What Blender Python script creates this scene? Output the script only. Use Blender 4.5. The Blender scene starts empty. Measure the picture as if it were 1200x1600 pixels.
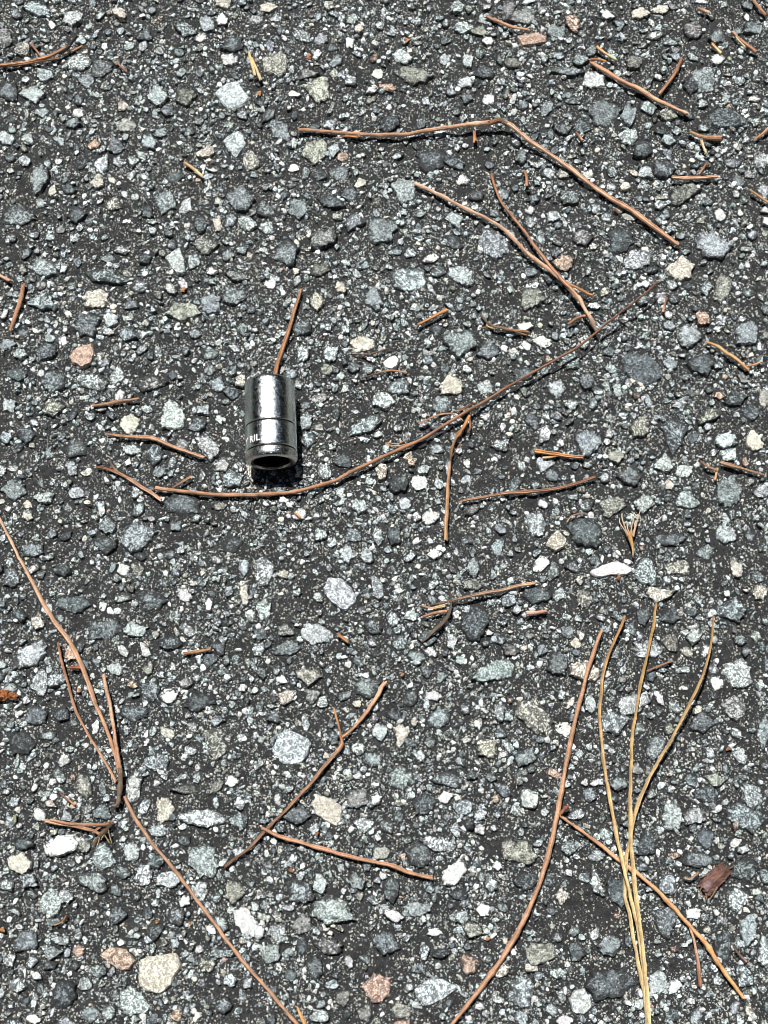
import bpy, math, random
import numpy as np
from mathutils import Vector, Matrix

random.seed(7)
rng = np.random.default_rng(7)
SC = bpy.context.scene
COL = SC.collection
R = math.radians

# ------------------------------------------------------------------ camera, sky, sun, exposure
TILT, DIST, VFOV = R(17.0), 0.67, R(40.0)
cam_d = bpy.data.cameras.new('camera')
cam = bpy.data.objects.new('camera', cam_d)
COL.objects.link(cam)
cam.location = (0, -DIST * math.sin(TILT), DIST * math.cos(TILT))
cam.rotation_euler = (TILT, 0, 0)
cam_d.sensor_fit = 'VERTICAL'
cam_d.angle = VFOV
cam_d.clip_start, cam_d.clip_end = 0.01, 300
SC.camera = cam

SUN_TO = Vector((-0.15, 0.37, 1.0)).normalized()          # direction towards the sun
elev = math.asin(SUN_TO.z)
world = bpy.data.worlds.new('World')
SC.world = world
world.use_nodes = True
wn = world.node_tree
wn.nodes.clear()
sky = wn.nodes.new('ShaderNodeTexSky')
sky.sky_type = 'NISHITA'
sky.sun_disc = False
sky.sun_elevation = elev
sky.sun_rotation = math.atan2(SUN_TO.x, SUN_TO.y)
bg = wn.nodes.new('ShaderNodeBackground')
bg.inputs['Strength'].default_value = 0.05
wo = wn.nodes.new('ShaderNodeOutputWorld')
wn.links.new(sky.outputs[0], bg.inputs[0])
wn.links.new(bg.outputs[0], wo.inputs[0])
sun_d = bpy.data.lights.new('sun', 'SUN')
sun_d.energy = 5.0
sun_d.angle = R(0.5)
sun_d.color = (1.0, 0.988, 0.965)
sun = bpy.data.objects.new('sun', sun_d)
COL.objects.link(sun)
sun.rotation_euler = SUN_TO.to_track_quat('Z', 'Y').to_euler()
sun.location = (0, 0, 4)
vs = SC.view_settings
vs.view_transform = 'Standard'
vs.look = 'None'
vs.exposure = 0.2
vs.gamma = 1.0
vs.use_curve_mapping = False
SC.cycles.filter_width = 0.85
SC.cycles.max_bounces = 6

# ------------------------------------------------------------------ helpers
FPX = 800 / math.tan(VFOV / 2)
CT, ST = math.cos(TILT), math.sin(TILT)


def at(px, py, z=0.0):
    """Points of the place at height z (metres) that the photograph shows at px, py (arrays or numbers)."""
    px, py, z = np.asarray(px, float), np.asarray(py, float), np.asarray(z, float)
    a, b = (px - 600) / FPX, -(py - 800) / FPX
    dx, dy, dz = a, b * CT + ST, b * ST - CT
    k = (z - cam.location.z) / dz
    return np.stack([cam.location.x + dx * k, cam.location.y + dy * k, np.broadcast_to(z, k.shape)], -1)


def px_size(px, py):
    """Metres per photograph pixel at that place."""
    p = at(px, py, 0.0)
    d = math.dist(p, cam.location)
    return d / FPX


def mesh_np(name, verts, polys_flat, counts, attrs=None, smooth=False):
    me = bpy.data.meshes.new(name)
    verts = np.asarray(verts, np.float32)
    me.vertices.add(len(verts))
    me.vertices.foreach_set('co', verts.ravel())
    polys_flat = np.asarray(polys_flat, np.int32)
    counts = np.asarray(counts, np.int32)
    me.loops.add(len(polys_flat))
    me.loops.foreach_set('vertex_index', polys_flat)
    me.polygons.add(len(counts))
    starts = np.concatenate([[0], np.cumsum(counts)[:-1]]).astype(np.int32)
    me.polygons.foreach_set('loop_start', starts)
    me.polygons.foreach_set('loop_total', counts)
    me.update(calc_edges=True)
    me.polygons.foreach_set('use_smooth', np.full(len(counts), smooth, bool))
    for k, v in (attrs or {}).items():
        v = np.asarray(v, np.float32)
        if v.ndim == 2:
            a = me.attributes.new(k, 'FLOAT_COLOR', 'POINT')
            a.data.foreach_set('color', v.ravel())
        else:
            a = me.attributes.new(k, 'FLOAT', 'POINT')
            a.data.foreach_set('value', v)
    me.validate()
    return me


def link(name, me, mat, parent=None, loc=None):
    o = bpy.data.objects.new(name, me)
    COL.objects.link(o)
    if mat:
        me.materials.append(mat)
    if parent:
        o.parent = parent
    if loc is not None:
        o.location = loc
    return o


def tag(o, label=None, cat=None, group=None, kind=None):
    for k, v in (('label', label), ('category', cat), ('group', group), ('kind', kind)):
        if v:
            o[k] = v
    return o


def vnoise(x, y, seed=0):
    """Smooth value noise of two arrays, about -1..1."""
    xi, yi = np.floor(x).astype(np.int64), np.floor(y).astype(np.int64)
    fx, fy = x - xi, y - yi
    fx, fy = fx * fx * (3 - 2 * fx), fy * fy * (3 - 2 * fy)

    def h(i, j):
        n = (i * 374761393 + j * 668265263 + seed * 1442695041) & 0x7fffffff
        n = ((n ^ (n >> 13)) * 1274126177) & 0x7fffffff
        return ((n ^ (n >> 16)) & 0xffff) / 32767.5 - 1
    a = h(xi, yi) * (1 - fx) + h(xi + 1, yi) * fx
    b = h(xi, yi + 1) * (1 - fx) + h(xi + 1, yi + 1) * fx
    return a * (1 - fy) + b * fy


def material(name):
    m = bpy.data.materials.new(name)
    m.use_nodes = True
    nt = m.node_tree
    b = nt.nodes['Principled BSDF']
    return m, nt, b


class N:
    """Short node building."""
    def __init__(s, nt):
        s.nt = nt

    def new(s, t, ins=None, **kw):
        n = s.nt.nodes.new(t)
        for k, v in kw.items():
            setattr(n, k, v)
        for k, v in (ins or {}).items():
            s.put(n.inputs[k], v)
        return n

    def put(s, sock, v):
        if isinstance(v, bpy.types.NodeSocket):
            s.nt.links.new(v, sock)
        elif isinstance(v, bpy.types.Node):
            s.nt.links.new(v.outputs[0], sock)
        else:
            sock.default_value = v

    def math(s, op, a, b=0.0, c=0.0, clamp=False):
        return s.new('ShaderNodeMath', {0: a, 1: b, 2: c}, operation=op, use_clamp=clamp).outputs[0]

    def ramp(s, v, lo, hi, a=0.0, b=1.0):
        return s.new('ShaderNodeMapRange', {0: v, 1: lo, 2: hi, 3: a, 4: b}).outputs[0]

    def mix(s, f, a, b, mode='MIX'):
        n = s.nt.nodes.new('ShaderNodeMix')
        n.data_type = 'RGBA'
        n.blend_type = mode
        s.put(n.inputs[0], f)
        s.put(n.inputs[6], a)
        s.put(n.inputs[7], b)
        return n.outputs[2]

    def noise(s, vec, scale, detail=2.0, rough=0.5, dist=0.0):
        return s.new('ShaderNodeTexNoise', {'Vector': vec, 'Scale': scale, 'Detail': detail, 'Roughness': rough,
                                            'Distortion': dist}).outputs[0]

    def scale(s, col, f):
        return s.new('ShaderNodeVectorMath', {0: col, 'Scale': f}, operation='SCALE').outputs[0]


BINDER = (0.0245, 0.025, 0.0252, 1)

# ------------------------------------------------------------------ materials
# crushed stone: mottled mineral grain, a few crystals, films of old bitumen
M_STONE, nt, bs = material('crushed_stone')
n = N(nt)
geo = n.new('ShaderNodeNewGeometry')
tint = n.new('ShaderNodeAttribute', attribute_name='tint')
seed = n.new('ShaderNodeAttribute', attribute_name='seed')
off = n.new('ShaderNodeCombineXYZ', {0: seed.outputs['Fac'], 1: n.math('MULTIPLY', seed.outputs['Fac'], 1.7), 2: n.math('MULTIPLY', seed.outputs['Fac'], 0.6)})
vec = n.new('ShaderNodeVectorMath', {0: geo.outputs['Position'], 1: off.outputs[0]}, operation='ADD').outputs[0]
sd2 = n.math('FRACT', n.math('MULTIPLY', seed.outputs['Fac'], 13.77))
n1 = n.mix(n.ramp(sd2, 0.3, 0.9), n.noise(vec, 330, 6, 0.74, 1.3), n.noise(vec, 800, 4, 0.7, 0.8))
n2 = n.noise(vec, 1500, 3, 0.65)
nn = n.math('MULTIPLY_ADD', n1, 0.72, n.math('MULTIPLY', n2, 0.28))
rim = n.new('ShaderNodeAttribute', attribute_name='rim').outputs['Fac']
sdf = n.math('FRACT', n.math('MULTIPLY', seed.outputs['Fac'], 7.31))                # each stone its own grain contrast
half = n.ramp(sdf, 0.0, 1.0, 0.035, 0.085)
mott = n.new('ShaderNodeMapRange', {0: nn, 1: n.math('SUBTRACT', 0.515, half), 2: n.math('ADD', 0.525, half)}).outputs[0]
dark = n.mix(0.25, n.scale(tint.outputs['Color'], 0.30), (0.03, 0.036, 0.038, 1))
lite = n.mix(0.17, n.scale(tint.outputs['Color'], 2.45), (0.75, 0.78, 0.76, 1))
colr = n.mix(mott, dark, lite)
colr = n.mix(n.ramp(sdf, 0.0, 1.0, 0.0, 0.34), colr, tint.outputs['Color'])
vor = n.new('ShaderNodeTexVoronoi', {'Vector': vec, 'Scale': 1000.0, 'Randomness': 1.0}, feature='F1')
sepc = n.new('ShaderNodeSeparateColor', {0: vor.outputs['Color']})
cry = n.math('MULTIPLY', n.ramp(sepc.outputs[0], 0.80, 0.83), n.ramp(vor.outputs['Distance'], 0.45, 0.33))
colr = n.mix(n.math('MULTIPLY', cry, 0.7), colr, n.mix(0.5, lite, (0.82, 0.83, 0.80, 1)))
drk = n.math('MULTIPLY', n.ramp(sepc.outputs[1], 0.86, 0.89), n.ramp(vor.outputs['Distance'], 0.5, 0.34))
colr = n.mix(n.math('MULTIPLY', drk, 0.85), colr, n.scale(tint.outputs['Color'], 0.22))
tsep = n.new('ShaderNodeSeparateColor', {0: tint.outputs['Color']})
colr = n.mix(n.ramp(tsep.outputs[0], 0.45, 0.78, 0.0, 0.9), colr, n.scale(tint.outputs['Color'], n.ramp(nn, 0.40, 0.62, 0.78, 1.12)))   # white quartz is cleaner
n4 = n.noise(vec, 230, 6, 0.82, 1.4)
fs = n.math('ADD', n.math('ADD', n.math('MULTIPLY_ADD', n4, 1.5, -0.28), n.math('MULTIPLY', n2, 0.30)), n.math('MULTIPLY', tint.outputs['Alpha'], 0.55))
fs = n.math('ADD', fs, n.math('MULTIPLY', n.math('POWER', rim, 1.5), 0.27))
film = n.ramp(fs, 0.88, 0.95)
colr = n.mix(n.math('MULTIPLY', film, 0.93), colr, BINDER)
n.put(bs.inputs['Base Color'], colr)
bs.inputs['Roughness'].default_value = 0.72
bs.inputs['Specular IOR Level'].default_value = 0.35
bp = n.new('ShaderNodeBump', {'Strength': 1.0, 'Distance': 0.0012, 'Height': nn})
n.put(bs.inputs['Normal'], bp)

# bitumen with sand in it
M_BIND, nt, bs = material('bitumen_binder')
n = N(nt)
geo = n.new('ShaderNodeNewGeometry')
pos = geo.outputs['Position']
wob = n.new('ShaderNodeTexNoise', {'Vector': pos, 'Scale': 1600.0, 'Detail': 2.0}).outputs['Color']
wpos = n.new('ShaderNodeVectorMath', {0: n.new('ShaderNodeVectorMath', {0: wob, 1: (.5, .5, .5)}, operation='SUBTRACT').outputs[0], 'Scale': 0.0013}, operation='SCALE').outputs[0]
wpos = n.new('ShaderNodeVectorMath', {0: pos, 1: wpos}, operation='ADD').outputs[0]
clus = n.ramp(n.noise(pos, 130, 3, 0.6), 0.38, 0.62, 0.26, -0.20)                 # sand lies in patches
v1 = n.new('ShaderNodeTexVoronoi', {'Vector': wpos, 'Scale': 800.0, 'Randomness': 1.0}, feature='F1')
c1 = n.new('ShaderNodeSeparateColor', {0: v1.outputs['Color']})
m1 = n.math('MULTIPLY', n.ramp(n.math('SUBTRACT', c1.outputs[0], clus), 0.66, 0.70), n.ramp(v1.outputs['Distance'], 0.46, 0.36))
v2 = n.new('ShaderNodeTexVoronoi', {'Vector': wpos, 'Scale': 1700.0, 'Randomness': 1.0}, feature='F1')
c2 = n.new('ShaderNodeSeparateColor', {0: v2.outputs['Color']})
m2 = n.math('MULTIPLY', n.ramp(n.math('SUBTRACT', c2.outputs[0], clus), 0.80, 0.84), n.ramp(v2.outputs['Distance'], 0.46, 0.34))
nb = n.noise(pos, 900, 4, 0.7)
nl = n.noise(pos, 60, 3, 0.6)
base = n.mix(n.ramp(nb, 0.35, 0.68), (0.0110, 0.0115, 0.0118, 1), (0.0465, 0.0470, 0.0468, 1))
base = n.mix(n.math('MULTIPLY', n.ramp(nl, 0.5, 0.75), 0.4), base, (0.054, 0.0545, 0.054, 1))
sand = n.new('ShaderNodeValToRGB', {0: c1.outputs[1]})
sand.color_ramp.elements[0].color = (0.16, 0.18, 0.185, 1)
sand.color_ramp.elements[1].color = (0.62, 0.58, 0.48, 1)
base = n.mix(m1, base, sand.outputs[0])
base = n.mix(n.math('MULTIPLY', m2, 0.9), base, n.mix(c2.outputs[1], (0.12, 0.13, 0.13, 1), (0.42, 0.43, 0.40, 1)))
n.put(bs.inputs['Base Color'], base)
bs.inputs['Roughness'].default_value = 0.82
bs.inputs['Specular IOR Level'].default_value = 0.25
hb = n.math('ADD', nb, n.math('MULTIPLY', n.math('ADD', m1, m2), 0.35))
bp = n.new('ShaderNodeBump', {'Strength': 0.9, 'Distance': 0.0006, 'Height': hb})
n.put(bs.inputs['Normal'], bp)

# the same paving farther off, where single stones are no longer built
M_FAR, nt, bs = material('asphalt_beyond')
n = N(nt)
geo = n.new('ShaderNodeNewGeometry')
pos = geo.outputs['Position']
colf = BINDER
for sc_, th in ((420.0, 0.45), (160.0, 0.6), (85.0, 0.72)):
    v = n.new('ShaderNodeTexVoronoi', {'Vector': pos, 'Scale': sc_, 'Randomness': 1.0}, feature='F1')
    c = n.new('ShaderNodeSeparateColor', {0: v.outputs['Color']})
    mk = n.math('MULTIPLY', n.ramp(c.outputs[0], th, th + 0.02), n.ramp(v.outputs['Distance'], 0.5, 0.4))
    rp = n.new('ShaderNodeValToRGB', {0: c.outputs[1]})
    rp.color_ramp.elements[0].color = (0.09, 0.11, 0.12, 1)
    rp.color_ramp.elements[1].color = (0.60, 0.60, 0.55, 1)
    nz = n.noise(pos, sc_ * 6, 3, 0.6)
    colf = n.mix(mk, colf, n.scale(rp.outputs[0], n.ramp(nz, 0.3, 0.7, 0.5, 1.4)))
n.put(bs.inputs['Base Color'], colf)
bs.inputs['Roughness'].default_value = 0.85

# dry plant matter: colour from the mesh, fine fibre and specks
M_PLANT, nt, bs = material('dry_plant')
n = N(nt)
geo = n.new('ShaderNodeNewGeometry')
tint = n.new('ShaderNodeAttribute', attribute_name='tint')
along = n.new('ShaderNodeAttribute', attribute_name='fibre')
nz = n.noise(geo.outputs['Position'], 900, 4, 0.65)
fz = n.noise(along.outputs['Vector'], 1.0, 4, 0.7)
f = n.math('MULTIPLY', n.ramp(nz, 0.3, 0.72, 0.80, 1.30), n.ramp(fz, 0.32, 0.68, 0.58, 1.34))
c = n.scale(tint.outputs['Color'], f)
spot = n.ramp(n.noise(geo.outputs['Position'], 420, 3, 0.6), 0.70, 0.76)
c = n.mix(n.math('MULTIPLY', spot, 0.45), c, (0.10, 0.05, 0.03, 1))
n.put(bs.inputs['Base Color'], c)
bs.inputs['Roughness'].default_value = 0.58
bs.inputs['Specular IOR Level'].default_value = 0.35
bp = n.new('ShaderNodeBump', {'Strength': 0.7, 'Distance': 0.0004, 'Height': f})
n.put(bs.inputs['Normal'], bp)


def metal(name, col, rlo, rhi, rust=0.0, bump=0.35, polish=False):
    m, nt, b = material(name)
    n = N(nt)
    tc = n.new('ShaderNodeTexCoord')
    ob = tc.outputs['Object']
    mp = n.new('ShaderNodeMapping', {'Vector': ob, 'Scale': (1.0, 0.25, 1.0)}).outputs[0]
    a = n.noise(mp, 1500, 4, 0.75)
    d = n.noise(ob, 420, 4, 0.7, 1.5)
    mp2 = n.new('ShaderNodeMapping', {'Vector': ob, 'Scale': (1.0, 6.0, 1.0), 'Rotation': (0.3, 0.2, 0.5)}).outputs[0]
    sc = n.ramp(n.noise(mp2, 500, 2, 0.5), 0.60, 0.68)
    b.inputs['Metallic'].default_value = 1.0
    grime = n.ramp(n.noise(ob, 300, 5, 0.75, 0.6), 0.60, 0.74)
    c = n.mix(n.math('MULTIPLY', grime, 0.28), col, (0.20, 0.20, 0.19, 1))
    if rust:
        rz = n.ramp(n.math('ADD', n.noise(ob, 240, 5, 0.7, 0.5), n.math('MULTIPLY', d, 0.2)), 0.72 - rust * 0.3, 0.80 - rust * 0.3)
        c = n.mix(rz, c, (0.20, 0.085, 0.032, 1))
        n.put(b.inputs['Metallic'], n.math('SUBTRACT', 1.0, rz, clamp=True))
        rough = n.math('MAXIMUM', n.ramp(d, 0.35, 0.65, rlo, rhi), n.math('MULTIPLY', rz, 0.8))
    else:
        rough = n.math('ADD', n.ramp(d, 0.35, 0.65, rlo, rhi), n.math('MULTIPLY', sc, 0.08))
    n.put(b.inputs['Base Color'], c)
    n.put(b.inputs['Roughness'], rough)
    h = n.math('ADD', n.math('MULTIPLY', a, 0.5), n.math('ADD', n.math('MULTIPLY', d, 1.1), n.math('MULTIPLY', sc, -0.6)))
    bp = n.new('ShaderNodeBump', {'Strength': bump, 'Distance': 0.0001, 'Height': h})
    n.put(b.inputs['Normal'], bp)
    if polish:                                     # plated and scuffed: a clear reflection with a brushed one over it
        g1 = n.new('ShaderNodeBsdfAnisotropic', {'Color': c, 'Roughness': 0.13, 'Normal': bp}, distribution='BECKMANN')
        g2 = n.new('ShaderNodeBsdfAnisotropic', {'Color': c, 'Roughness': n.ramp(d, 0.35, 0.65, rlo, rhi), 'Normal': bp}, distribution='BECKMANN')
        mx = n.new('ShaderNodeMixShader', {0: n.ramp(n.math('ADD', n.math('MULTIPLY', a, 0.5), n.math('MULTIPLY', d, 0.5)), 0.40, 0.60, 0.10, 0.66), 1: g1, 2: g2})
        n.put(nt.nodes['Material Output'].inputs[0], mx)
    return m


M_CHROME = metal('worn_chrome', (0.74, 0.79, 0.78, 1), 0.36, 0.45, bump=0.8, polish=True)
M_RIM = metal('worn_chrome_rim', (0.55, 0.56, 0.55, 1), 0.2, 0.36, rust=0.12, bump=0.6)
M_GROOVE = metal('grimy_groove', (0.035, 0.03, 0.027, 1), 0.5, 0.7, rust=0.12)
M_BORE = metal('rusty_bore', (0.022, 0.02, 0.018, 1), 0.5, 0.7, rust=0.08)
M_ETCH, nt, bs = material('etched_lettering')
n = N(nt)
bs.inputs['Base Color'].default_value = (0.80, 0.77, 0.78, 1)
bs.inputs['Metallic'].default_value = 0.0
bs.inputs['Roughness'].default_value = 0.7
tc = n.new('ShaderNodeTexCoord')
n.put(bs.inputs['Normal'], n.new('ShaderNodeBump', {'Strength': 0.5, 'Distance': 0.0001, 'Height': n.noise(tc.outputs['Object'], 3000, 3)}))

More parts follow.
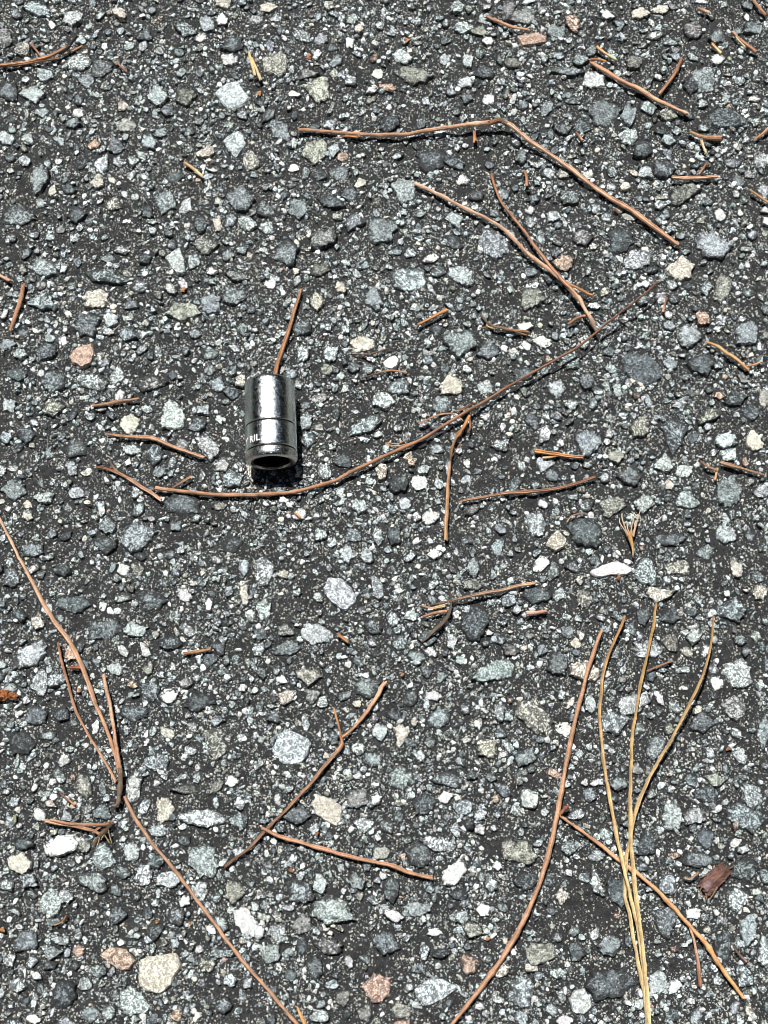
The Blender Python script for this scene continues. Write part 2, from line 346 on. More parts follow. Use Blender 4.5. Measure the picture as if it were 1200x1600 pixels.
# ------------------------------------------------------------------ stones seen in the photograph: centre x, y, width, height, turn, tone
TONES = {
    'd': (0.090, 0.112, 0.120), 'e': (0.150, 0.178, 0.186), 'm': (0.235, 0.275, 0.283), 'q': (0.330, 0.380, 0.385),
    'g': (0.235, 0.242, 0.235), 'p': (0.450, 0.500, 0.497), 'w': (0.720, 0.740, 0.720), 'o': (0.315, 0.325, 0.275),
    'l': (0.190, 0.198, 0.170), 'c': (0.585, 0.555, 0.475), 'k': (0.470, 0.335, 0.255),
}
STONES = """
58 15 45 20 20 q;113 27 38 22 -10 p;187 20 24 18 20 c;8 60 22 36 0 g;35 78 26 24 0 o;123 97 42 28 10 p;160 107 36 30 -10 e;135 125 25 22 0 m;70 115 30 20 10 q;50 147 34 28 20 p;
13 143 34 32 0 e;225 57 28 18 0 d;323 36 22 28 -20 p;347 32 22 22 0 w;350 6 26 20 20 c;363 72 34 24 -20 e;290 46 30 22 30 m;247 152 30 34 0 q;290 150 36 30 0 l;195 197 34 32 0 o;
181 227 24 22 0 e;115 193 26 16 0 m;121 177 18 15 0 w;9 215 24 22 0 p;43 218 22 18 0 p;95 220 20 18 20 p;38 253 22 16 0 p;147 226 22 14 0 k;232 222 22 20 30 q;160 257 26 26 40 p;
185 252 18 18 0 p;208 252 18 20 0 p;222 243 20 14 20 p;62 280 28 38 20 q;152 283 20 24 40 c;82 300 14 20 20 c;107 295 20 18 0 d;322 238 28 16 -15 c;368 224 38 38 30 p;391 252 30 32 0 o;
375 313 44 36 0 m;258 313 40 34 0 m;25 337 55 28 0 m;118 337 30 26 30 d;230 330 18 20 0 d;387 348 28 22 20 p;341 350 18 22 0 c;322 382 40 28 0 o;190 390 22 14 0 p;
418 12 30 16 -15 c;470 55 26 18 0 q;560 45 14 20 0 c;593 40 16 12 0 p;627 87 30 24 10 p;647 117 58 28 10 l;605 137 28 18 10 k;582 140 22 16 -30 w;428 100 48 36 0 o;480 115 32 20 -10 g;
497 138 44 36 0 o;590 115 16 18 0 w;715 11 22 22 0 q;723 42 34 20 0 p;750 48 26 16 0 o;763 63 22 16 0 w;730 95 18 22 0 p;757 113 30 22 0 d;437 203 40 36 30 m;517 193 20 18 0 p;
607 193 34 26 0 d;493 235 34 40 20 o;520 235 20 22 0 p;500 272 22 20 0 d;530 273 32 24 0 m;562 287 18 18 0 c;547 303 26 22 0 d;518 315 38 22 10 d;463 325 32 34 0 m;632 297 38 38 0 q;
673 252 44 36 10 d;708 253 38 20 28 d;723 283 20 20 0 w;552 345 36 28 10 m;594 358 46 40 0 m;710 343 26 20 30 p;447 396 42 42 0 m;507 372 46 32 -20 g;708 377 28 22 0 d;772 380 52 42 20 q;
415 328 28 22 0 m;793 13 26 30 0 g;820 25 44 30 0 g;895 38 24 28 0 k;882 112 52 16 5 m;925 124 38 28 10 w;990 97 28 20 -10 l;906 93 22 20 0 m;943 173 48 42 0 e;
983 180 26 36 20 m;1097 125 46 38 0 m;1080 135 24 30 0 d;1043 180 28 20 -10 o;1120 92 18 16 0 w;1178 45 32 22 0 m;1120 57 30 26 0 m;1083 47 30 24 0 g;1000 22 26 18 0 c;1030 15 30 16 0 c;
947 22 26 14 35 w;880 203 34 20 0 d;982 213 32 22 0 p;1003 235 34 26 0 d;1045 220 28 18 0 m;1037 263 34 28 20 m;815 245 20 22 0 m;1068 305 56 34 -10 l;890 310 34 24 20 m;865 337 20 20 0 p;
977 292 18 12 0 c;908 372 30 26 0 g;970 373 40 40 -40 d;1112 382 60 46 30 q;1190 250 26 26 0 p;1193 297 18 18 0 p;1197 347 14 14 0 w;868 48 30 18 0 m;
72 417 48 34 20 q;165 433 68 24 3 m;227 404 24 16 0 d;150 465 44 28 0 c;36 423 14 12 0 o;67 472 40 32 20 m;135 507 42 34 0 e;175 500 22 26 20 p;198 523 32 20 0 m;288 487 48 30 -10 o;
330 473 30 30 0 m;367 463 36 32 0 m;370 432 34 14 10 g;143 597 46 28 0 p;83 597 40 40 30 e;27 585 32 20 0 d;72 550 34 24 -10 d;10 537 24 20 0 m;31 553 20 15 0 p;
77 528 18 12 0 p;202 662 28 28 0 c;272 650 46 44 -40 p;317 640 26 18 0 q;310 663 32 26 -20 m;325 700 46 28 42 p;240 710 26 34 0 m;120 702 38 28 0 m;173 648 18 14 0 m;362 747 36 34 0 m;
205 703 30 14 0 p;40 680 28 26 0 d;113 730 18 26 0 p;3 735 16 22 0 p;248 737 24 20 0 m;285 785 56 34 0 e;377 595 16 26 10 c;391 737 15 32 -15 c;70 777 32 16 0 p;43 788 16 14 0 c;
20 765 34 30 0 m;340 602 28 26 0 m;363 615 24 18 0 d;83 637 32 26 0 o;233 600 52 22 0 g;13 633 24 22 0 p;183 587 20 26 30 p;
502 422 34 24 0 l;637 437 56 40 0 q;720 430 46 34 20 p;585 467 26 36 0 m;495 472 24 26 30 c;517 553 30 28 0 p;567 538 36 28 -20 c;715 533 58 44 0 m;763 548 30 30 -40 e;
472 513 30 28 20 e;473 553 24 26 20 p;552 573 18 18 0 m;625 605 32 26 0 m;705 603 40 34 0 c;757 603 24 24 0 p;692 633 34 30 10 m;598 627 32 28 0 p;572 662 56 24 -32 q;478 660 22 32 0 q;
480 687 24 26 0 m;640 717 14 30 -25 k;655 753 28 22 20 w;662 733 24 16 0 p;597 738 20 24 0 c;657 693 24 18 0 d;537 720 26 22 0 d;508 737 22 26 0 p;785 697 32 22 0 p;623 757 28 36 0 e;
622 670 16 12 0 p;525 645 14 22 0 m;563 790 26 20 0 p;880 412 32 26 -20 k;997 407 52 28 -10 p;830 468 50 34 0 l;1063 420 38 36 30 c;1128 453 28 40 10 o;1103 450 18 22 0 m;1098 498 30 26 20 k;
1078 525 36 38 0 q;1165 523 40 40 0 m;1093 570 40 32 0 d;890 563 32 26 0 m;820 582 36 24 0 d;847 533 28 18 0 w;822 540 14 18 -30 w;927 478 22 14 0 p;918 593 24 28 0 e;
965 610 14 26 -15 p;870 607 36 24 20 p;1123 618 18 11 0 k;1003 667 30 46 35 o;1052 680 38 52 0 m;920 693 40 46 -38 q;850 680 20 28 20 p;893 633 22 16 0 p;1107 650 36 24 -30 o;1133 687 36 24 0 p;
1140 710 30 22 0 p;1037 725 28 28 0 p;982 743 44 32 -10 e;1068 737 28 24 0 p;1073 780 36 32 20 q;1137 770 54 48 20 m;1190 768 26 24 0 p;960 790 44 30 -20 o;1007 787 36 30 0 p;862 745 20 18 30 m;
963 713 24 18 0 o;1180 690 22 36 -20 c;1150 623 32 26 0 e;1047 757 16 18 0 c;213 838 54 46 0 m;163 850 40 26 0 d;362 850 32 32 -20 d;167 820 26 24 0 m;50 860 40 22 0 m;43 807 18 16 0 c;
193 890 22 18 0 w;97 890 26 20 0 d;17 903 28 28 -30 m;288 930 24 20 20 w;235 940 44 36 20 e;113 945 50 34 20 d;163 983 52 40 0 e;213 983 36 24 0 q;30 960 20 22 0 d;57 973 22 22 0 c;
48 1022 60 36 -30 p;63 1067 28 42 20 p;88 1063 28 24 0 p;110 1022 20 24 0 k;180 1045 30 20 -20 p;263 1087 28 24 0 w;208 1113 38 34 0 e;235 1080 30 36 0 e;315 1100 46 34 0 d;57 1117 38 32 0 e;
33 1162 44 38 0 d;262 1145 26 16 20 c;245 1190 42 24 0 q;380 1075 16 13 0 w;265 1005 36 24 0 d;357 923 14 20 0 m;382 930 14 30 0 c;392 962 16 22 0 p;293 985 30 18 30 p;
343 1013 26 20 30 m;97 1117 24 24 0 d;297 1173 20 18 0 p;378 1153 16 12 0 p;183 903 16 14 0 m;412 895 38 48 0 p;552 838 30 28 0 m;590 837 20 26 -20 p;617 837 24 32 -30 d;543 865 22 28 0 p;
573 870 18 26 -20 p;500 835 24 20 0 p;673 808 26 24 0 w;740 885 20 32 0 q;737 913 34 20 0 l;680 865 28 16 0 w;590 920 18 44 -10 q;413 953 22 44 0 q;493 990 56 34 12 p;450 1013 44 22 -10 e;
615 968 20 22 0 p;583 980 24 28 -20 d;742 973 44 48 0 d;707 1000 18 34 0 p;773 1047 62 32 -18 q;573 1073 46 34 10 m;485 1057 44 32 0 o;440 1063 20 12 0 w;447 1090 26 26 0 c;487 1087 26 22 0 g;
537 1087 22 14 -15 m;477 1130 14 26 -10 p;678 1087 30 18 10 w;617 1118 24 16 0 d;780 1107 20 34 -15 q;762 1170 34 34 0 c;655 1180 22 20 0 p;627 1148 24 40 0 c;593 1143 26 26 0 p;560 1170 24 20 0 p;
685 1123 36 34 0 m;428 1120 22 22 0 m;520 1153 18 22 0 e;558 1100 14 12 0 c;648 1127 12 16 0 c;643 963 20 18 0 p;837 818 26 46 -28 p;915 833 56 42 20 d;1047 842 52 22 -5 d;1135 835 36 30 0 q;
1060 885 50 28 0 o;1150 888 22 30 -20 c;865 893 18 30 0 m;837 927 44 36 0 d;913 937 28 34 0 o;1140 953 50 40 0 m;1032 928 50 24 -5 c;1005 963 22 32 0 d;1047 963 34 28 0 d;
1012 1013 46 28 0 p;1150 1053 50 46 10 p;1150 1107 40 36 0 g;833 1120 66 42 32 o;873 1037 34 36 0 e;912 1047 44 32 20 c;960 1130 46 36 10 q;990 1100 50 32 -20 p;1030 1090 14 26 -30 w;1022 1170 28 40 20 m;
923 1100 20 34 0 p;1100 1130 42 36 20 e;1158 1182 26 22 20 q;1120 1067 22 20 0 w;1090 1108 18 16 0 c;820 1183 40 28 0 m;1193 1143 20 50 0 m;1157 1000 22 16 0 m;900 1005 16 16 0 c;1187 925 26 22 20 c;
807 953 14 14 0 p;130 1230 34 34 0 o;208 1228 28 58 5 w;160 1270 30 24 0 e;23 1252 14 18 0 p;257 1265 34 40 0 c;312 1278 72 24 5 p;373 1280 36 24 10 m;293 1233 42 18 0 l;362 1220 22 20 0 w;
97 1322 58 30 -18 w;133 1323 18 22 0 o;160 1338 42 38 0 p;207 1330 26 26 0 p;32 1350 36 36 0 c;37 1320 30 20 0 d;224 1367 30 28 0 p;190 1362 28 20 0 e;145 1377 54 32 10 m;45 1377 26 22 0 m;
263 1373 36 30 0 p;318 1343 48 50 0 q;365 1393 32 38 20 o;308 1392 44 26 -40 p;80 1410 34 38 0 p;103 1400 26 20 0 p;182 1430 26 28 0 d;83 1440 26 18 0 m;387 1442 34 54 -40 w;38 1470 38 36 0 m;
80 1487 28 24 0 m;95 1470 26 14 0 p;150 1517 28 22 20 m;213 1565 52 40 30 p;100 1555 50 40 0 d;78 1508 22 20 30 e;323 1510 28 26 0 o;358 1533 22 24 0 p;25 1540 26 22 0 p;350 1570 24 24 0 m;
350 1490 40 14 0 m;57 1525 14 14 0 w;53 1593 24 14 0 w;275 1587 18 20 0 k;123 1487 20 18 0 k;243 1347 26 20 0 d;140 1585 30 24 0 m;463 1275 36 34 0 e;557 1248 36 36 0 g;587 1250 18 18 0 w;
625 1215 40 34 10 q;700 1217 54 30 5 m;665 1257 38 34 -20 d;697 1247 22 20 0 w;723 1262 32 26 0 q;750 1273 20 22 0 p;733 1290 18 18 0 d;712 1297 14 26 -15 p;685 1318 60 24 20 p;657 1337 40 40 20 e;
710 1363 30 54 30 w;568 1287 30 24 0 p;612 1387 34 40 0 e;470 1393 46 38 20 m;500 1382 22 30 0 p;520 1423 60 42 10 p;613 1430 32 18 30 w;653 1420 36 24 0 q;717 1397 26 16 20 d;720 1433 24 26 -40 q;
737 1453 36 28 0 o;767 1383 24 20 0 p;433 1460 42 34 -10 p;472 1445 30 30 0 g;472 1477 18 28 0 d;515 1480 44 24 20 g;423 1490 32 30 0 q;600 1473 46 40 0 e;404 1457 18 26 20 w;
680 1457 22 12 0 w;688 1490 32 14 0 d;493 1513 34 36 0 e;590 1547 48 42 0 k;627 1580 30 26 0 o;783 1517 24 22 0 c;777 1353 14 16 0 w;795 1330 24 36 0 o;500 1587 28 20 0 p;
1103 1243 36 30 0 d;1175 1243 34 44 -20 q;1050 1275 30 44 0 q;1165 1278 56 34 20 m;1085 1277 34 30 0 p;1093 1343 54 26 0 m;1160 1360 40 34 0 e;1045 1383 28 36 30 q;1150 1403 40 42 0 p;1170 1450 26 46 10 q;
1160 1327 22 14 0 p;1150 1290 12 16 0 k;1053 1337 18 12 0 k;1012 1320 32 46 0 d;930 1377 20 50 -20 p;815 1335 44 44 0 o;933 1337 32 18 0 q;890 1325 30 20 0 m;823 1377 40 32 0 e;967 1393 40 44 0 d;
1043 1440 44 54 0 m;1083 1427 24 18 0 w;878 1400 22 24 0 c;843 1490 46 38 0 o;830 1512 24 16 0 c;873 1520 24 18 -20 p;900 1487 24 30 0 e;953 1475 36 34 0 m;953 1537 68 48 5 d;
1030 1540 42 44 20 p;1053 1543 18 30 30 w;1090 1490 24 26 0 m;1128 1480 32 50 0 d;1162 1525 30 34 0 q;1193 1487 22 50 0 p;813 1550 40 50 0 q;883 1594 22 18 0 w;933 1222 24 14 0 w;965 1225 26 20 0 m;
900 1272 26 16 -20 p;868 1210 26 16 20 k;923 1243 20 26 0 m;1118 1218 28 20 0 o;997 1570 22 18 0 p
"""
# stones with an outline of their own (photograph pixels) and how high they stand (mm)
OUTLINED = [
    ('c', 1.9, 'big cream coloured stone', [(217, 1500), (230, 1495), (263, 1490), (277, 1491), (284, 1510), (275, 1520), (267, 1540), (257, 1550), (243, 1553), (230, 1548), (218, 1540), (215, 1520)]),
    ('W', 1.6, 'bright white flat stone', [(923, 892), (938, 884), (960, 876), (966, 876), (978, 883), (989, 889), (985, 896), (972, 899), (955, 898), (940, 902), (930, 901)]),
    ('o', 1.6, None, [(317, 1143), (337, 1138), (347, 1153), (357, 1170), (348, 1183), (337, 1190), (327, 1177)]),
    ('c', 1.7, 'wedge shaped stone, half cream and half grey', [(485, 1255), (497, 1243), (517, 1248), (535, 1260), (533, 1278), (527, 1293), (515, 1287), (493, 1272)]),
    ('k', 1.5, 'brownish pink stone', [(155, 1492), (173, 1480), (197, 1483), (213, 1503), (200, 1515), (187, 1517), (167, 1503)]),
    ('q', 1.5, None, [(993, 890), (1003, 872), (1017, 872), (1025, 890), (1025, 912), (1007, 912), (992, 905)]),
    ('C', 1.9, None, [(852, 852), (860, 837), (872, 828), (885, 842), (882, 855), (868, 862)]),
    ('k', 1.8, 'pinkish angular stone', [(107, 558), (120, 543), (143, 535), (148, 552), (143, 567), (128, 575), (115, 568)]),
    ('p', 1.6, None, [(648, 1545), (663, 1532), (690, 1530), (717, 1543), (700, 1557), (687, 1565), (667, 1572), (653, 1560)]),
    ('w', 1.7, None, [(890, 1563), (897, 1547), (913, 1545), (923, 1560), (925, 1573), (913, 1585), (897, 1583)]),
    ('p', 1.6, None, [(505, 920), (515, 902), (533, 903), (550, 920), (558, 937), (542, 955), (527, 948), (510, 933)]),
    ('p', 1.2, 'largest pale grey stone', [(422, 1170), (435, 1147), (448, 1137), (468, 1148), (488, 1160), (480, 1180), (470, 1195), (447, 1195), (425, 1187)]),
    ('d', 1.3, 'large dark blue grey stone', [(970, 563), (980, 552), (1013, 555), (1037, 577), (1033, 592), (1013, 602), (993, 597), (977, 582)]),
    ('d', 1.5, None, [(1107, 180), (1123, 167), (1147, 170), (1168, 192), (1153, 198), (1123, 200), (1110, 193)]),
    ('p', 1.5, None, [(335, 143), (353, 130), (370, 128), (390, 153), (380, 165), (358, 172), (347, 160)]),
    ('p', 1.5, None, [(257, 400), (280, 385), (288, 407), (290, 428), (278, 430), (267, 417)]),
    ('W', 1.7, 'small bright white rounded pebble', [(598, 565), (607, 558), (617, 555), (624, 563), (620, 573), (612, 578), (602, 575)]),
    ('k', 1.3, None, [(808, 57), (822, 53), (840, 50), (853, 57), (853, 65), (835, 69), (815, 71)]),
]
TONES['W'] = (0.84, 0.83, 0.79)
TONES['C'] = (0.50, 0.48, 0.40)

# ------------------------------------------------------------------ the pavement
X0, X1, Y0, Y1 = -0.250, 0.250, -0.280, 0.345          # built in detail
CELL = 0.0005
OX, OY = int((X1 - X0) / CELL), int((Y1 - Y0) / CELL)
occ = np.zeros((OY, OX), bool)                           # where a larger stone already lies


def occ_poly(p, grow=1.0):
    c = p.mean(0)
    q = c + (p - c) * grow
    i0, j0 = np.floor((q.min(0) - (X0, Y0)) / CELL).astype(int)
    i1, j1 = np.ceil((q.max(0) - (X0, Y0)) / CELL).astype(int)
    i0, j0, i1, j1 = max(i0, 0), max(j0, 0), min(i1, OX), min(j1, OY)
    if i0 >= i1 or j0 >= j1:
        return None
    gx, gy = np.meshgrid(X0 + (np.arange(i0, i1) + .5) * CELL, Y0 + (np.arange(j0, j1) + .5) * CELL)
    ins = np.zeros(gx.shape, bool)
    for a, b in zip(q, np.roll(q, -1, 0)):
        cond = (a[1] > gy) != (b[1] > gy)
        with np.errstate(divide='ignore', invalid='ignore'):
            xx = (b[0] - a[0]) * (gy - a[1]) / (b[1] - a[1]) + a[0]
        ins ^= cond & (gx < xx)
    return (slice(j0, j1), slice(i0, i1)), ins


PITS = [(*at(a_, b_)[:2], r_) for a_, b_, r_ in ((606, 99, .0022), (172, 308, .0018), (212, 1370, .0020), (1012, 70, .0014), (458, 145, .0014), (486, 1445, .0018), (30, 965, .0018), (950, 1385, .0020), (740, 640, .0016))]


def ground_z(x, y):
    z = 0.00070 * vnoise(x * 150, y * 150, 1) + 0.00068 * vnoise(x * 360, y * 360, 2) + 0.00045 * vnoise(x * 900, y * 900, 3)
    z += 0.0005 * vnoise(x * 35, y * 35, 4)
    for hx, hy, hr in PITS:
        z = z - 0.003 * np.exp(-((x - hx) ** 2 + (y - hy) ** 2) / hr ** 2)
    e = np.minimum(np.minimum(x - X0, X1 - x), np.minimum(y - Y0, Y1 - y))
    return (z - 0.0006) * np.clip(e / 0.01, 0, 1)


GS = 0.00095
nx, ny = int((X1 - X0) / GS) + 1, int((Y1 - Y0) / GS) + 1
gx, gy = np.meshgrid(np.linspace(X0, X1, nx), np.linspace(Y0, Y1, ny))
gv = np.stack([gx, gy, ground_z(gx, gy)], -1).reshape(-1, 3)
ii, jj = np.meshgrid(np.arange(nx - 1), np.arange(ny - 1))
q = (jj * nx + ii).ravel()
quads = np.stack([q, q + 1, q + nx + 1, q + nx], -1)
FARD = 40.0
far_v = np.array([(-FARD, -FARD, 0), (FARD, -FARD, 0), (FARD, FARD, 0), (-FARD, FARD, 0),
                  (X0, Y0, 0), (X1, Y0, 0), (X1, Y1, 0), (X0, Y1, 0)], float)
nb0 = len(gv)
far_q = np.array([(0, 1, 5, 4), (1, 2, 6, 5), (2, 3, 7, 6), (3, 0, 4, 7)]) + nb0
me = mesh_np('asphalt_pavement', np.vstack([gv, far_v]), np.vstack([quads, far_q]).ravel(), np.full(len(quads) + 4, 4), smooth=True)
pav = link('asphalt_pavement', me, M_BIND)
me.materials.append(M_FAR)
mi = np.zeros(len(quads) + 4, np.int32)
mi[-4:] = 1
me.polygons.foreach_set('material_index', mi)
tag(pav, 'dark worn asphalt surface full of embedded grey stones', kind='structure')


def outline(px, py, w, h, turn, rs):
    """An angular closed outline (photograph pixels) of that size."""
    k = rs.integers(5, 8)
    a = np.sort((np.arange(k) + rs.uniform(-0.36, 0.36, k)) * 2 * np.pi / k + rs.uniform(0, 6.28))
    r = rs.uniform(0.80, 1.22, k)
    p = np.stack([np.cos(a) * r * w / 2, np.sin(a) * r * h / 2], -1)
    t = R(turn)
    p = p @ np.array([[math.cos(t), math.sin(t)], [-math.sin(t), math.cos(t)]])
    return p + (px, py)


def refine(p, m, rs, jag):
    """m points round the polygon p, slightly ragged."""
    nxt = np.roll(p, -1, 0)
    L = np.linalg.norm(nxt - p, axis=1)
    cum = np.concatenate([[0], np.cumsum(L)])
    s = (np.arange(m) + 0.0) / m * cum[-1]
    out = np.empty((m, 2))
    for d in range(2):
        out[:, d] = np.interp(s, cum, np.append(p[:, d], p[0, d]))
    c = out.mean(0)
    return c + (out - c) * (1 + rs.uniform(-jag, jag, (m, 1)))


def stone_geo(poly, height, rs, tone, film, m=20):
    """An embedded crushed stone over the world outline poly (m x 2): ragged wall, bevel, uneven tilted top."""
    c = poly.mean(0)
    rel = poly - c
    size = math.sqrt(abs(np.sum(rel[:, 0] * np.roll(rel[:, 1], -1) - rel[:, 1] * np.roll(rel[:, 0], -1)) / 2))
    tx, ty = rs.normal(0, 0.075, 2)
    rings = [(1.04, -2.6e-3, 0), (1.0, height * 0.25, 0.10), (0.93, height * 0.92, 0.24), (0.64, height * 1.04, 0.26), (0.30, height * 1.08, 0.24)]
    vs_, k = [], len(poly)
    rim = np.append(np.repeat([1.0, 1.0, .85, .45, .15], k), 0.0)
    ph = rs.uniform(0, 100)
    for sc, z, amp in rings:
        p = rel * sc
        if amp:
            p = p * (1 + rs.uniform(-0.035, 0.035, (k, 1)))
        zz = np.full(k, z)
        if amp:
            zz = zz + amp * height * (0.9 * vnoise(p[:, 0] * 260 + ph, p[:, 1] * 260, 5) + 0.8 * vnoise(p[:, 0] * 700 + ph, p[:, 1] * 700, 6))
            zz += p[:, 0] * tx + p[:, 1] * ty
        vs_.append(np.column_stack([p, zz]))
    vs_.append(np.array([[0, 0, height * 1.08]]))
    v = np.vstack(vs_)
    tris = []
    for r_ in range(len(rings) - 1):
        a = r_ * k + np.arange(k)
        b = r_ * k + (np.arange(k) + 1) % k
        if (r_ + int(ph)) % 2:
            tris += [np.stack([a, b, b + k], -1), np.stack([a, b + k, a + k], -1)]
        else:
            tris += [np.stack([a, b, a + k], -1), np.stack([b, b + k, a + k], -1)]
    a = (len(rings) - 1) * k + np.arange(k)
    b = (len(rings) - 1) * k + (np.arange(k) + 1) % k
    tris.append(np.stack([a, b, np.full(k, len(rings) * k)], -1))
    t = np.vstack(tris)
    tint_ = np.tile(np.append(np.array(tone), film), (len(v), 1))
    sd = np.column_stack([np.full(len(v), rs.uniform(0, 9)), rim])
    return v, t, tint_, sd, c, size


built = []
for rec in STONES.replace('\n', '').split(';'):
    f = rec.split()
    px, py, w, h, turn = map(float, f[:5])
    built.append((f[5], None, None, outline(px, py, w * 1.08, h * 1.08, turn, rng)))
for tn, hh, lab, pts in OUTLINED:
    built.append((tn, hh, lab, np.array(pts, float)))
geos = []
for tn, hh, lab, pp in built:
    wp = at(pp[:, 0], pp[:, 1], 0.0008)[:, :2]
    if np.sum(wp[:, 0] * np.roll(wp[:, 1], -1) - wp[:, 1] * np.roll(wp[:, 0], -1)) < 0:
        wp = wp[::-1]
    wp = refine(wp, 30, rng, 0.115 if not hh else 0.05)
    tone = np.array(TONES[tn]) * (1.12 if hh and tn == 'c' else 1.0) * rng.uniform(0.85, 1.18) * rng.uniform(0.97, 1.03, 3)
    film = {'d': 0.30, 'e': 0.28, 'm': 0.24, 'g': 0.25, 'l': 0.25, 'W': -0.5, 'C': -0.1}.get(tn, 0.14) + rng.uniform(-0.14, 0.12)
    if hh:
        film = min(film, -0.9 if tn in 'WCc' else -0.2)
    height = (hh or rng.uniform(0.8, 1.95)) * 1e-3
    g = stone_geo(wp, height, rng, np.clip(tone, 0, 0.85), film)
    o_ = occ_poly(wp, 1.03)
    if o_:
        occ[o_[0]] |= o_[1]
    geos.append((g[5], g, lab))
geos.sort(key=lambda t: -t[0] - (1 if t[2] else 0))
stuff = {'v': [], 't': [], 'c': [], 's': [], 'n': 0}


def to_stuff(S, v, t, c, s):
    S['v'].append(v)
    S['t'].append(t + S['n'])
    S['c'].append(c)
    S['s'].append(s)
    S['n'] += len(v)


for k, (size, (v, t, c, s, ctr, _), lab) in enumerate(geos):
    if k < 300:
        me = mesh_np('stone', v, t.ravel(), np.full(len(t), 3), {'tint': c, 'seed': s[:, 0], 'rim': s[:, 1]})
        o = link('stone', me, M_STONE, pav, (ctr[0], ctr[1], 0))
        if lab:
            o['label'] = lab
    else:
        to_stuff(stuff, v + (ctr[0], ctr[1], 0), t, c, s)

# medium stones between them (and larger ones just outside the picture)
names = np.array(['d', 'e', 'm', 'q', 'g', 'p', 'w', 'o', 'l', 'c', 'k'])
prob_mid = np.array([.09, .11, .17, .19, .05, .24, .08, .04, .02, .02, .006])
prob_sml = np.array([.05, .07, .11, .16, .05, .27, .19, .04, .02, .045, .006])


def in_frame(x, y):
    d = np.stack([x, y + DIST * ST, np.full_like(x, -DIST * CT)], -1)
    dz = -d[..., 2] * CT + d[..., 1] * ST
    u = d[..., 0] / dz * FPX
    v_ = (d[..., 1] * CT + d[..., 2] * ST) / dz * FPX
    return (abs(u) < 612) & (abs(v_) < 812)


def scatter_mid(count, lo, hi, m, hlo, hhi, outside=False):
    for _ in range(count):
        x, y = rng.uniform(X0 + .004, X1 - .004), rng.uniform(Y0 + .004, Y1 - .004)
        if outside and in_frame(np.array(x), np.array(y)):
            continue
        d = lo + (hi - lo) * rng.random() ** 1.8
        asp = rng.uniform(0.5, 1.0)
        p = outline(0, 0, d, d * asp, rng.uniform(0, 180), rng) + (x, y)
        if np.sum((p[:, 0] - x) * (np.roll(p[:, 1], -1) - y) - (p[:, 1] - y) * (np.roll(p[:, 0], -1) - x)) < 0:
            p = p[::-1]
        o_ = occ_poly(p, 1.06)
        if o_ is None or (occ[o_[0]] & o_[1]).any():
            continue
        occ[o_[0]] |= o_[1]
        tn = rng.choice(names, p=prob_mid / prob_mid.sum())
        tone = np.clip(np.array(TONES[tn]) * rng.uniform(0.8, 1.25) * rng.uniform(0.96, 1.04, 3), 0, 0.85)
        v, t, c, s, ctr, _ = stone_geo(refine(p, m, rng, 0.11), rng.uniform(hlo, hhi) * 1e-3, rng, tone, 0.27 + rng.uniform(-0.20, 0.14), m)
        to_stuff(stuff, v + (ctr[0], ctr[1], 0), t, c, s)


scatter_mid(500, 0.007, 0.014, 18, 0.5, 1.4, True)
scatter_mid(1500, 0.0060, 0.0100, 16, 0.3, 1.3)
scatter_mid(5200, 0.0032, 0.0066, 13, 0.2, 1.1)
me = mesh_np('small_stones', np.vstack(stuff['v']), np.vstack(stuff['t']).ravel(), np.full(sum(map(len, stuff['t'])), 3),
             {'tint': np.vstack(stuff['c']), 'seed': np.vstack(stuff['s'])[:, 0], 'rim': np.vstack(stuff['s'])[:, 1]})
tag(link('small_stones', me, M_STONE, pav), kind='stuff')


